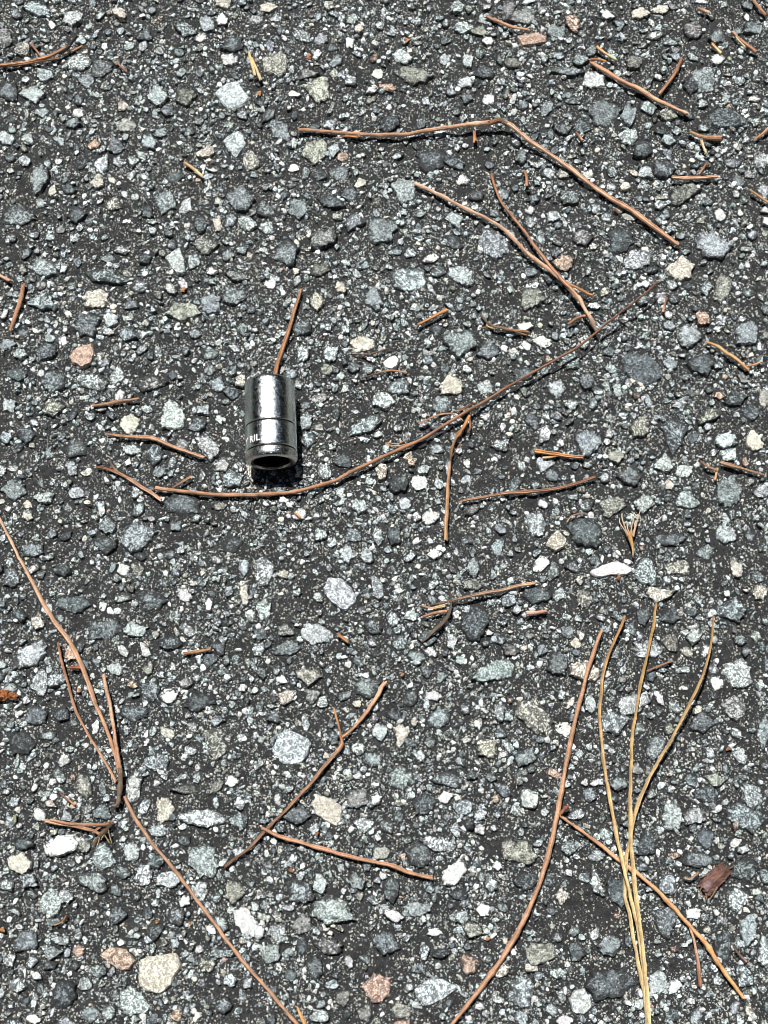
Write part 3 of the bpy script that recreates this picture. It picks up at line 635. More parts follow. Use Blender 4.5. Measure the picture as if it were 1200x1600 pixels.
def grains(count, lo, hi, k, power=1.5, skirt=True):
    """Sand and chippings set in the bitumen: low angular grains."""
    x, y = rng.uniform(X0, X1, count), rng.uniform(Y0, Y1, count)
    dens = 0.8 * vnoise(x * 22, y * 22, 11) + vnoise(x * 60, y * 60, 9) + 0.9 * vnoise(x * 150, y * 150, 10)
    ok = ~occ[np.clip(((y - Y0) / CELL).astype(int), 0, OY - 1), np.clip(((x - X0) / CELL).astype(int), 0, OX - 1)]
    ok &= dens + rng.uniform(-1.1, 1.1, count) > (-0.45 if skirt else -0.62)
    x, y = x[ok], y[ok]
    c = len(x)
    d = lo + (hi - lo) * rng.random(c) ** power
    a = np.sort((np.arange(k) + rng.uniform(-.4, .4, (c, k))) * 2 * np.pi / k, 1) + rng.uniform(0, 6.28, (c, 1))
    r = rng.uniform(0.7, 1.15, (c, k)) * d[:, None] / 2
    asp = rng.uniform(0.38, 1.0, (c, 1))
    th = rng.uniform(0, 3.14, (c, 1))
    ex, ey = np.cos(a) * r, np.sin(a) * r * asp
    ex, ey = ex * np.cos(th) - ey * np.sin(th), ex * np.sin(th) + ey * np.cos(th)
    z0 = ground_z(x, y)
    hgt = d * rng.uniform(0.20, 0.62, c)
    tilt = rng.normal(0, 0.18, (c, 2))
    low = np.stack([x[:, None] + ex * 1.03, y[:, None] + ey * 1.03, np.repeat((z0 - d * 0.16)[:, None], k, 1)], -1)
    up = np.stack([x[:, None] + ex * .86, y[:, None] + ey * .86, z0[:, None] + hgt[:, None] * .8 + ex * tilt[:, :1] + ey * tilt[:, 1:]], -1)
    top = np.stack([x, y, z0 + hgt * rng.uniform(.8, 1.25, c)], -1)[:, None]
    i = np.arange(k)
    j = (i + 1) % k
    if skirt:
        v = np.concatenate([low, up, top], 1)
        tri = np.concatenate([np.stack([i, j, j + k], -1), np.stack([i, j + k, i + k], -1), np.stack([i + k, j + k, np.full(k, 2 * k)], -1)])
    else:
        v = np.concatenate([low, top], 1)
        tri = np.stack([i, j, np.full(k, k)], -1)
    nv = v.shape[1]
    t = (tri[None] + (np.arange(c) * nv)[:, None, None]).reshape(-1, 3)
    idx = rng.choice(len(names), c, p=prob_sml / prob_sml.sum())
    tone = np.array([TONES[n_] for n_ in names])[idx] * rng.uniform(0.85, 1.5, (c, 1)) * rng.uniform(.96, 1.04, (c, 3))
    col = np.concatenate([np.clip(tone, 0, .85), rng.uniform(-.25, .30, (c, 1))], 1)
    return v.reshape(-1, 3), t, np.repeat(col, nv, 0), np.column_stack([np.repeat(rng.uniform(0, 9, c), nv), np.full(c * nv, .3)])


G = {'v': [], 't': [], 'c': [], 's': [], 'n': 0}
to_stuff(G, *grains(30000, 0.0018, 0.0042, 7, 1.7))
to_stuff(G, *grains(130000, 0.0009, 0.0020, 6, 1.2, False))
to_stuff(G, *grains(110000, 0.00045, 0.0010, 5, 1.2, False))
me = mesh_np('grit', np.vstack(G['v']), np.vstack(G['t']).ravel(), np.full(sum(map(len, G['t'])), 3),
             {'tint': np.vstack(G['c']), 'seed': np.vstack(G['s'])[:, 0], 'rim': np.vstack(G['s'])[:, 1]})
tag(link('grit', me, M_STONE, pav), kind='stuff')

# ------------------------------------------------------------------ pines round the paved yard (seen only as the dark mirror image in the chrome)
wv, wq = [], []
nv = 0
wr = np.random.default_rng(3)
for k in range(34):
    a = 2 * math.pi * (k + wr.uniform(-.3, .3)) / 34
    rad = wr.uniform(7.5, 11.5)
    bx, by, H = math.cos(a) * rad, math.sin(a) * rad, wr.uniform(10, 14.5)
    ang = np.arange(7) / 7 * 2 * np.pi
    prev = None
    for zz, rr in ((0, .22), (H * .5, .15), (H, .03)):
        wv.append(np.stack([bx + np.cos(ang) * rr, by + np.sin(ang) * rr, np.full(7, zz)], -1))
        if prev is not None:
            i = np.arange(7)
            j = (i + 1) % 7
            wq.append(np.stack([prev + i, prev + j, nv + j, nv + i], -1))
        prev = nv
        nv += 7
    m = 1000
    hz = wr.uniform(0.06, 1, m)
    rr = (1.12 - hz) * 2.6 * np.sqrt(wr.random(m))
    aa = wr.uniform(0, 6.28, m)
    c = np.stack([bx + np.cos(aa) * rr, by + np.sin(aa) * rr, hz * H], -1)
    u = wr.normal(0, 1, (m, 3))
    u /= np.linalg.norm(u, axis=1)[:, None]
    w_ = np.cross(u, wr.normal(0, 1, (m, 3)))
    w_ /= np.linalg.norm(w_, axis=1)[:, None]
    s = wr.uniform(.18, .42, (m, 1))
    quad = np.stack([c - u * s - w_ * s * .5, c + u * s - w_ * s * .5, c + u * s * .8 + w_ * s * .5, c - u * s * .8 + w_ * s * .5], 1)
    wv.append(quad.reshape(-1, 3))
    wq.append(nv + np.arange(m * 4).reshape(m, 4))
    nv += 4 * m
M_WOOD, nt, bs = material('pine_foliage')
n = N(nt)
n.put(bs.inputs['Base Color'], n.mix(n.noise(n.new('ShaderNodeNewGeometry').outputs['Position'], 2.0, 4, .6), (0.022, 0.035, 0.022, 1), (0.06, 0.075, 0.045, 1)))
bs.inputs['Roughness'].default_value = 0.8
wq = np.vstack(wq)
woods = link('woods', mesh_np('woods', np.vstack(wv), wq.ravel(), np.full(len(wq), 4)), M_WOOD)
tag(woods, 'dark pine wood standing round the paved yard', kind='stuff')

# ------------------------------------------------------------------ dry needles, twigs and scraps
BROWN, RUSTY, TAN, PINK, DARK, ORANGE = (.52, .275, .155), (.34, .14, .066), (.88, .66, .34), (.72, .44, .285), (.085, .052, .034), (.66, .32, .12)
BARK, GREY = (.15, .10, .065), (.17, .12, .085)
PROFILE = np.array([(-.50, -.12), (-.45, .22), (-.24, .50), (-.05, .34), (.05, .34), (.24, .50), (.45, .22), (.50, -.12), (.25, -.36), (-.25, -.36)])
ROUND = np.array([(math.cos(a) * .5, math.sin(a) * .54) for a in np.arange(10) / 10 * 2 * math.pi])[::-1]


def spline(P, n_):
    P = np.asarray(P, float)
    Q = np.vstack([2 * P[0] - P[1], P, 2 * P[-1] - P[-2]])
    L = np.maximum(np.linalg.norm(P[1:, :2] - P[:-1, :2], axis=1), 1e-6)
    cnt = np.maximum(2, np.round(L / L.sum() * n_).astype(int))
    out = []
    for k in range(len(P) - 1):
        t = np.linspace(0, 1, cnt[k], endpoint=False)[:, None]
        a, b, c, d = Q[k], Q[k + 1], Q[k + 2], Q[k + 3]
        out.append(.5 * ((2 * b) + (c - a) * t + (2 * a - 5 * b + 4 * c - d) * t ** 2 + (3 * b - a - 3 * c + d) * t ** 3))
    return np.vstack(out + [P[-1:]])


def shaft_geo(pts, w0, w1, col, col2=None, prof=PROFILE, knots=0, rough=0.05, mid=None, twist=0.0, flat=1.0, taper0=0, taper1=0):
    """A needle or twig along pts = (px, py[, height mm]) of widths w0..w1 photograph pixels."""
    P = np.array([(p[0], p[1], p[2] if len(p) > 2 else 2.0) for p in pts], float)
    length = np.linalg.norm(P[1:, :2] - P[:-1, :2], axis=1).sum()
    S = spline(P, int(np.clip(length / 7, 5, 110)))
    k = len(S)
    u = np.linspace(0, 1, k)
    jit = rng.normal(0, 1, (k, 2))
    jit = (jit + np.roll(jit, 1, 0) + np.roll(jit, -1, 0)) * 0.26 * min(1.0, length / 60)
    W = at(S[:, 0] + jit[:, 0], S[:, 1] + jit[:, 1], (np.maximum(S[:, 2], .4) + .75 + .45 * vnoise(u * length / 26 + rng.uniform(0, 99), u * 0, 19)) * 1e-3)
    mm = px_size(S[:, 0].mean(), S[:, 1].mean())
    wid = (w0 + (w1 - w0) * u) if mid is None else np.interp(u, (0, .5, 1), (w0, mid, w1))
    wid = wid * mm * 0.67 * (1 + rng.normal(0, rough, k)) * (1 + .16 * vnoise(u * length / 22 + rng.uniform(0, 99), u * 0, 17))
    if taper0:
        wid *= np.clip(.12 + u / taper0, 0, 1)
    if taper1:
        wid *= np.clip(.12 + (1 - u) / taper1, 0, 1)
    for _ in range(knots):
        c_ = rng.uniform(.08, .92)
        wid *= 1 + rng.uniform(.15, .4) * np.exp(-((u - c_) * length / 3.5) ** 2)
    T = np.gradient(W, axis=0)
    T /= np.linalg.norm(T, axis=1)[:, None]
    side = np.cross(T, (0, 0, 1.0))
    side /= np.linalg.norm(side, axis=1)[:, None]
    up = np.cross(side, T)
    ang = twist * u + rng.normal(0, .25)
    s2 = side * np.cos(ang)[:, None] + up * np.sin(ang)[:, None]
    u2 = up * np.cos(ang)[:, None] - side * np.sin(ang)[:, None]
    m = len(prof)
    V = W[:, None] + (s2[:, None] * prof[None, :, :1] + u2[:, None] * prof[None, :, 1:] * flat) * wid[:, None, None]
    V = V.reshape(-1, 3)
    # frayed, uneven ends
    V[:m] -= T[0] * rng.uniform(0, 1.3, (m, 1)) * wid[0] * .5
    V[-m:] += T[-1] * rng.uniform(0, 1.3, (m, 1)) * wid[-1] * .5
    i = np.arange(m)
    j = (i + 1) % m
    F = [np.stack([r_ * m + i, r_ * m + j, (r_ + 1) * m + j, (r_ + 1) * m + i], -1) for r_ in range(k - 1)]
    V = np.vstack([V, W[:1], W[-1:]])
    T3 = np.vstack([np.stack([j, i, np.full(m, k * m)], -1), np.stack([(k - 1) * m + i, (k - 1) * m + j, np.full(m, k * m + 1)], -1)])
    F = np.vstack(F)
    flat_ = np.concatenate([F.ravel(), T3.ravel()])
    cnt = np.concatenate([np.full(len(F), 4), np.full(len(T3), 3)])
    ca, cb = np.array(col), np.array(col2 if col2 is not None else col)
    grey, val = rng.uniform(0, .20), rng.uniform(.92, 1.24)                       # some more bleached or weathered than others
    ca, cb = [(c_ * (1 - grey) + c_.mean() * np.array([1.12, 1.0, .84]) * grey) * val for c_ in (ca, cb)]
    cu = ca + (cb - ca) * u[:, None]
    cu = cu * (1 + .26 * vnoise(u * length / 12 + rng.uniform(0, 99), u * 0, 8))[:, None]
    edge = 1.14 - .46 * (np.abs(prof[:, 0]) * 2) ** 2.2 - .25 * (prof[:, 1] < -.2)      # pale middle, brown margins; side and underside shading painted into the colour
    C = np.repeat(cu, m, 0) * np.tile(np.clip(edge, .42, 1.15), k)[:, None]
    C = np.vstack([C, C[:1] * .7, C[-1:] * .7])
    C = np.column_stack([np.clip(C, 0, .88), np.ones(len(C))])
    uu = np.repeat(u * length / 40, m)
    fib = np.column_stack([np.append(uu, (0, 1)), np.append(np.tile(i * 3.1, k), (0, 0)), np.full(k * m + 2, rng.uniform(0, 50)), np.ones(k * m + 2)])
    return V, flat_, cnt, C, fib


def build_geo(name, parts, parent=None, smooth=False):
    """Shafts of ONE thing or part, as one mesh whose origin is its own middle."""
    V, F, Cn, C, Fi, n0 = [], [], [], [], [], 0
    for v, f, cn, c, fi in parts:
        V.append(v)
        F.append(f + n0)
        Cn.append(cn)
        C.append(c)
        Fi.append(fi)
        n0 += len(v)
    V = np.vstack(V)
    base = parent.location if parent else Vector((V[:, 0].mean(), V[:, 1].mean(), 0.0))
    V = V - np.array(base)
    me = mesh_np(name, V, np.concatenate(F), np.concatenate(Cn), {'tint': np.vstack(C), 'fibre': np.vstack(Fi)}, smooth)
    return link(name, me, M_PLANT, parent, None if parent else base)


def empty(name, px, py):
    o = bpy.data.objects.new(name, None)
    COL.objects.link(o)
    p = at(px, py, 0.0)
    o.location = Vector(p)
    o.empty_display_size = .01
    return o


def single(name, label, cat, *shafts, group=None):
    return tag(build_geo(name, [shaft_geo(*a, **k) for a, k in shafts]), label, cat, group)


def s(pts, w0, w1, col, col2=None, **k):
    return ((pts, w0, w1, col, col2), k)


def bundle(name, label, cat, ctr, parts, group=None):
    """parts: (part name, shaft, shaft ...)"""
    e = tag(empty(name, *ctr), label, cat, group)
    for p in parts:
        o = build_geo(p[0], [shaft_geo(*a, **k) for a, k in p[1:]], e)
    return e


GF = 'broken bits of dry pine needle on the asphalt'
GN = 'long dry pine needles on the asphalt'
GB = 'pine needle bundles with their sheaths'

# the long ones
bundle('bent_pine_needle', 'long copper needle kinked at a joint, near the top edge', 'pine needle', (778, 192), [
    ('needle', s([(468, 203, 2), (520, 206, 2), (580, 211, 2.2), (640, 209, 2.6), (700, 199, 4), (745, 194, 5), (778, 190, 5.5)], 7, 10, BROWN, PINK, knots=4)),
    ('needle', s([(783, 190, 5.5), (800, 196, 5.5), (830, 222, 4.6), (880, 255, 3.6), (940, 300, 2.6), (1000, 338, 2.2), (1058, 381, 2)], 10, 10, PINK, BROWN, knots=3, rough=.06)),
    ('joint', s([(766, 192, 5.4), (780, 188, 5.8), (792, 193, 5.5)], 10, 9, RUSTY, BARK, prof=ROUND, knots=1))], GN)
bundle('arched_pine_twig', 'thin brown twig arching below the socket and across the middle', 'pine twig', (640, 695), [
    ('shaft', s([(245, 762, 2.2), (285, 768, 1.9), (330, 772, 1.9), (380, 773, 2), (430, 771, 2), (475, 765, 2.2), (520, 751, 2.5), (560, 732, 2.8), (600, 713, 3), (660, 685, 3.4), (720, 648, 4.2),
                  (760, 625, 4.8), (800, 601, 5.4), (835, 580, 5.8), (870, 560, 6.3), (905, 541, 6.8), (930, 520, 7.2), (955, 500, 8), (975, 484, 8.8), (1005, 460, 10), (1028, 440, 11)],
                 9, 4, BROWN, (.20, .085, .05), prof=ROUND, knots=9, mid=7.5)),
    ('side_shoot', s([(654, 661, 3.4), (680, 650, 4), (704, 646, 4.4), (722, 655, 4.4)], 5, 3, BROWN, ORANGE), s([(718, 641, 4.3), (732, 634, 4.6), (741, 631, 4.8)], 6, 3, RUSTY, DARK)),
    ('curl', s([(606, 691, 3.2), (622, 694, 3.4), (634, 686, 4.2), (637, 676, 4.8)], 2.6, 1.6, ORANGE, TAN, prof=ROUND), s([(604, 695, 3), (625, 697, 3), (650, 690, 3.4)], 3, 3, ORANGE, BROWN, prof=ROUND))], GN)
bundle('long_pine_needle', 'long reddish needle running down to the bottom edge, crossed by nothing', 'pine needle', (320, 1420), [
    ('needle', s([(195, 1246, 2.6), (213, 1281, 2.3), (235, 1315, 2.1), (265, 1350, 2.1), (300, 1396, 2), (335, 1443, 2.2), (370, 1490, 2.4), (420, 1548, 2.4), (474, 1612, 2.4)], 8, 8, BROWN, BROWN, prof=ROUND, knots=6))], GN)
e = bundle('needle_bundle', 'copper needle bundle with blackened sheath at the left edge', 'needle bundle', (140, 1120), [
    ('needle', s([(-6, 800, 4), (0, 812, 4), (40, 890, 3.5), (75, 955, 3.4), (110, 1005, 3.2), (130, 1045, 3.2), (145, 1088, 3.2), (166, 1140, 3.6), (177, 1170, 4), (187, 1207, 4.4)], 5, 8, PINK, BROWN, mid=10)),
    ('needle', s([(162, 1056, 3.2), (168, 1085, 3.2), (176, 1125, 3.6), (181, 1165, 4.2), (188, 1207, 4.6)], 8, 9, PINK, BROWN)),
    ('needle', s([(91, 1006, 2.4), (97, 1035, 2.4), (108, 1075, 2.4), (116, 1105, 2.4), (133, 1138, 2.6), (153, 1172, 3), (170, 1200, 3.4), (181, 1221, 3.8)], 5, 7, RUSTY, BROWN)),
    ('sheath', s([(188, 1203, 4.8), (188, 1222, 5), (186, 1245, 4.6), (184, 1256, 4.2), (180, 1259, 4)], 10, 9, BARK, GREY, prof=ROUND, knots=4, rough=.14))], GB)
bundle('needle_bundle', 'split needle bundle whose grey stalk touches the arching twig', 'needle bundle', (850, 410), [
    ('needle', s([(650, 287, 2.2), (680, 302, 2.4), (730, 327, 2.4), (765, 345, 2.6), (790, 362, 2.8), (820, 392, 3), (860, 424, 3.6), (885, 447, 4), (906, 468, 4.6)], 8, 8, PINK, BROWN)),
    ('needle', s([(767, 273, 2.4), (774, 295, 2.4), (785, 318, 2.6), (800, 337, 2.8), (815, 357, 3), (840, 390, 4), (868, 425, 4.6), (890, 450, 5), (908, 468, 5)], 6, 8, RUSTY, BROWN)),
    ('needle', s([(925, 461, 3.6), (907, 452, 3.8), (885, 441, 3.6), (868, 426, 3.4)], 6, 6, ORANGE, BROWN)),
    ('sheath', s([(904, 463, 5.2), (912, 480, 5.6), (923, 499, 6), (933, 518, 6.4)], 9, 9, PINK, GREY, prof=ROUND, knots=3, rough=.1)),
    ('stub', s([(888, 506, 2.6), (902, 497, 3.2), (915, 493, 4.4)], 6, 7, RUSTY, BROWN))], GB)
bundle('long_pine_needle', 'dark copper needle curving from the centre right to the bottom edge', 'pine needle', (875, 1290), [
    ('needle', s([(940, 986, 4), (930, 1010, 3.8), (917, 1052, 3.4), (905, 1100, 3), (893, 1150, 2.8), (883, 1200, 2.6), (872, 1265, 3), (858, 1330, 2.6), (842, 1385, 2.3), (830, 1412, 2.4), (812, 1450, 2.4),
                  (788, 1493, 2.4), (750, 1545, 2.4), (698, 1612, 2.4)], 9, 9, BROWN, BROWN, mid=11, knots=3)),
    ('bud', s([(878, 1269, 4.5), (884, 1262, 5), (887, 1260, 5)], 8, 6, RUSTY, (.30, .07, .035), prof=ROUND, knots=2, rough=.2))], GN)
single('pine_twig', 'straight reddish twig slanting under the pale tan needle bundle', 'pine twig',
       s([(872, 1272, 2), (900, 1293, 2.2), (930, 1314, 2.2), (975, 1350, 2), (1005, 1372, 2.2), (1030, 1395, 2.4), (1062, 1428, 2.6), (1085, 1455, 2.6), (1105, 1476, 2.8), (1130, 1516, 2.6), (1160, 1558, 2.2)], 6, 9, BROWN, ORANGE, prof=ROUND, mid=10, knots=5), group=GN)
bundle('needle_bundle', 'three pale tan needles fanning out from the bottom edge', 'needle bundle', (990, 1400), [
    ('needle', s([(976, 964, 3.5), (966, 990, 4), (952, 1020, 4), (944, 1050, 3.6), (938, 1095, 3), (938, 1140, 3), (945, 1200, 4), (955, 1260, 5), (965, 1310, 5.4), (977, 1365, 5.8), (985, 1400, 5), (997, 1450, 4), (1006, 1520, 3.4), (1014, 1612, 3)],
                 6, 8, (.46, .25, .10), TAN, mid=9)),
    ('needle', s([(1025, 944, 3), (1018, 990, 4), (1005, 1050, 4.6), (995, 1100, 4.6), (988, 1150, 4.4), (985, 1215, 5), (985, 1300, 6.4), (990, 1370, 7), (997, 1430, 6.4), (1005, 1490, 5.2), (1015, 1612, 4.4)], 6, 10, (.50, .29, .10), TAN, mid=8, twist=.5)),
    ('needle', s([(1114, 964, 8), (1112, 1000, 10.5), (1102, 1045, 11), (1085, 1085, 9.5), (1062, 1130, 7.4), (1035, 1180, 5.6), (1012, 1220, 4.6), (997, 1255, 5), (987, 1295, 4.6), (977, 1360, 2.6), (977, 1400, 2.6), (985, 1440, 2.6), (996, 1500, 2.6), (1008, 1560, 2.6), (1013, 1612, 2.6)],
                 4, 8, (.44, .25, .09), TAN, mid=9))], GB)
bundle('forked_twig', 'forked brown twig with two arms below the centre', 'pine twig', (470, 1270), [
    ('shaft', s([(601, 1068, 3), (590, 1085, 2.8), (575, 1110, 2.6), (555, 1134, 2.6), (534, 1152, 2.8)], 9, 7, PINK, BROWN)),
    ('shaft', s([(532, 1150, 3), (535, 1162, 3.2), (528, 1173, 3)], 7, 9, RUSTY, BROWN, prof=ROUND, knots=1), s([(528, 1173, 2.8), (505, 1200, 2.5), (480, 1230, 2.2), (450, 1262, 2.2), (415, 1298, 2.4), (385, 1328, 2), (352, 1353, 1.8)], 8, 6, BROWN, (.24, .12, .065), knots=3)),
    ('shaft', s([(410, 1294, 2.8), (440, 1308, 2.4), (470, 1316, 2.4), (520, 1331, 2.2), (565, 1343, 2.2), (610, 1352, 2), (640, 1364, 2), (674, 1371, 2)], 8, 9, BROWN, BROWN, knots=4, mid=10)),
    ('side_shoot', s([(523, 1108, 3.4), (528, 1130, 3.2), (535, 1156, 3)], 5, 5, ORANGE, RUSTY))], GN)
bundle('frayed_twig', 'brown twig hanging straight down from the arching twig', 'pine twig', (700, 750), [
    ('shaft', s([(703, 722, 3.6), (701, 745, 3), (699, 780, 2.6), (697, 815, 2.4), (697, 843, 2.4)], 6, 9, BROWN, (.52, .30, .14), mid=9, knots=2)),
    ('shaft', s([(733, 650, 4.2), (724, 668, 4), (713, 683, 3.8), (707, 700, 3.8), (703, 722, 3.6)], 7, 6, ORANGE, BARK, knots=3, rough=.12)),
    ('fibre', s([(734, 655, 4), (735, 668, 3.8), (731, 676, 3.4)], 5, 4, RUSTY, BARK), s([(722, 690, 3.6), (712, 704, 3.6), (705, 716, 3.6)], 2.4, 2, BROWN, BARK, prof=ROUND), s([(716, 678, 3.8), (708, 692, 4.2), (702, 708, 4)], 2.6, 2, PINK, BARK, prof=ROUND))], GN)
bundle('broken_twig', 'pinkish twig with frayed tan tip above a dark curved stalk', 'pine twig', (740, 940), [
    ('shaft', s([(836, 911, 2.8), (815, 914, 2.8), (785, 922, 3), (750, 929, 3.2), (715, 936, 3.4), (690, 941, 3.6), (672, 946, 3.4)], 9, 4, PINK, BARK, mid=8)),
    ('splinter', s([(694, 946, 2.4), (675, 950, 2.4), (658, 946, 2.4)], 7, 4, TAN, BROWN), s([(696, 955, 2), (680, 957, 2), (662, 963, 2)], 7, 6, BROWN, RUSTY)),
    ('stalk', s([(702, 925, 2.6), (705, 940, 2.8), (703, 957, 3), (692, 973, 3), (676, 988, 2.8), (660, 1003, 2.2)], 6, 5, DARK, GREY, mid=9, prof=ROUND, knots=2))], GN)
single('pine_needle', 'short straight copper needle resting against the far end of the socket', 'pine needle',
       s([(470, 453, 2.6), (462, 478, 2.4), (453, 508, 2.2), (443, 540, 2.4), (434, 568, 2.6), (429, 590, 3)], 7, 10, BROWN, (.46, .21, .10)), group=GN)
single('pine_needle', 'straight copper needle near the top right corner', 'pine needle',
       s([(923, 97, 2), (945, 111, 2.2), (975, 128, 2.2), (1000, 141, 2.4), (1030, 158, 2.6), (1055, 170, 2.8), (1072, 178, 2.8)], 8, 8, BROWN, PINK, mid=10), group=GN)
single('pine_needle', 'straight pinkish needle lying level right of the hanging twig', 'pine needle',
       s([(717, 784, 2), (745, 778, 2.2), (780, 772, 2.2), (830, 768, 2.2), (870, 763, 2.2), (900, 756, 2.4), (928, 745, 2.4)], 5, 6, BROWN, RUSTY, mid=10), group=GN)

# bundles and shorter things
bundle('needle_bundle', 'needle bundle with black tip in the top left corner', 'needle bundle', (70, 92), [
    ('needle', s([(-8, 102, 2), (20, 99, 2), (45, 96, 2.2), (70, 89, 2.6), (92, 80, 3.4), (108, 70, 4)], 6, 6, (.55, .31, .16), BROWN)),
    ('needle', s([(-8, 104, 1.6), (30, 101, 1.8), (65, 95, 2), (92, 92, 2.2)], 5, 5, BROWN, RUSTY)),
    ('sheath', s([(94, 82, 3), (104, 76, 3.6), (112, 65, 4.4), (119, 56, 5)], 8, 9, (.03, .027, .025), (.03, .028, .027), prof=ROUND, rough=.15)),
    ('stub', s([(48, 69, 2.4), (56, 78, 2.4), (64, 88, 2.2)], 5, 5, RUSTY, BROWN), s([(113, 80, 2.2), (128, 72, 2.2)], 5, 5, BROWN, BROWN))], GB)
bundle('needle_bundle', 'short stubby needle bundle with shaggy dark sheath, lower left', 'needle bundle', (130, 1290), [
    ('needle', s([(72, 1282, 2.4), (95, 1287, 2.4), (125, 1293, 2.6), (145, 1298, 3), (157, 1304, 3.4)], 8, 7, PINK, BROWN)),
    ('needle', s([(80, 1282, 3), (110, 1287, 3.2), (150, 1289, 3.2), (174, 1287, 3)], 6, 7, BROWN, RUSTY)),
    ('needle', s([(174, 1284, 2.4), (160, 1290, 2.6), (145, 1300, 2.8)], 6, 6, RUSTY, BROWN)),
    ('sheath', s([(172, 1290, 3), (165, 1298, 3.6), (158, 1304, 3.6), (150, 1312, 2.6), (147, 1322, 2)], 9, 6, DARK, BARK, prof=ROUND, rough=.25, knots=4),
     *[s([(163 + rng.uniform(-6, 6), 1300 + rng.uniform(-5, 5), 3.6), (163 + rng.uniform(-14, 12), 1304 + rng.uniform(-2, 16), 2.6)], 2.4, 1.4, BARK, TAN, prof=ROUND) for _ in range(8)])], GB)
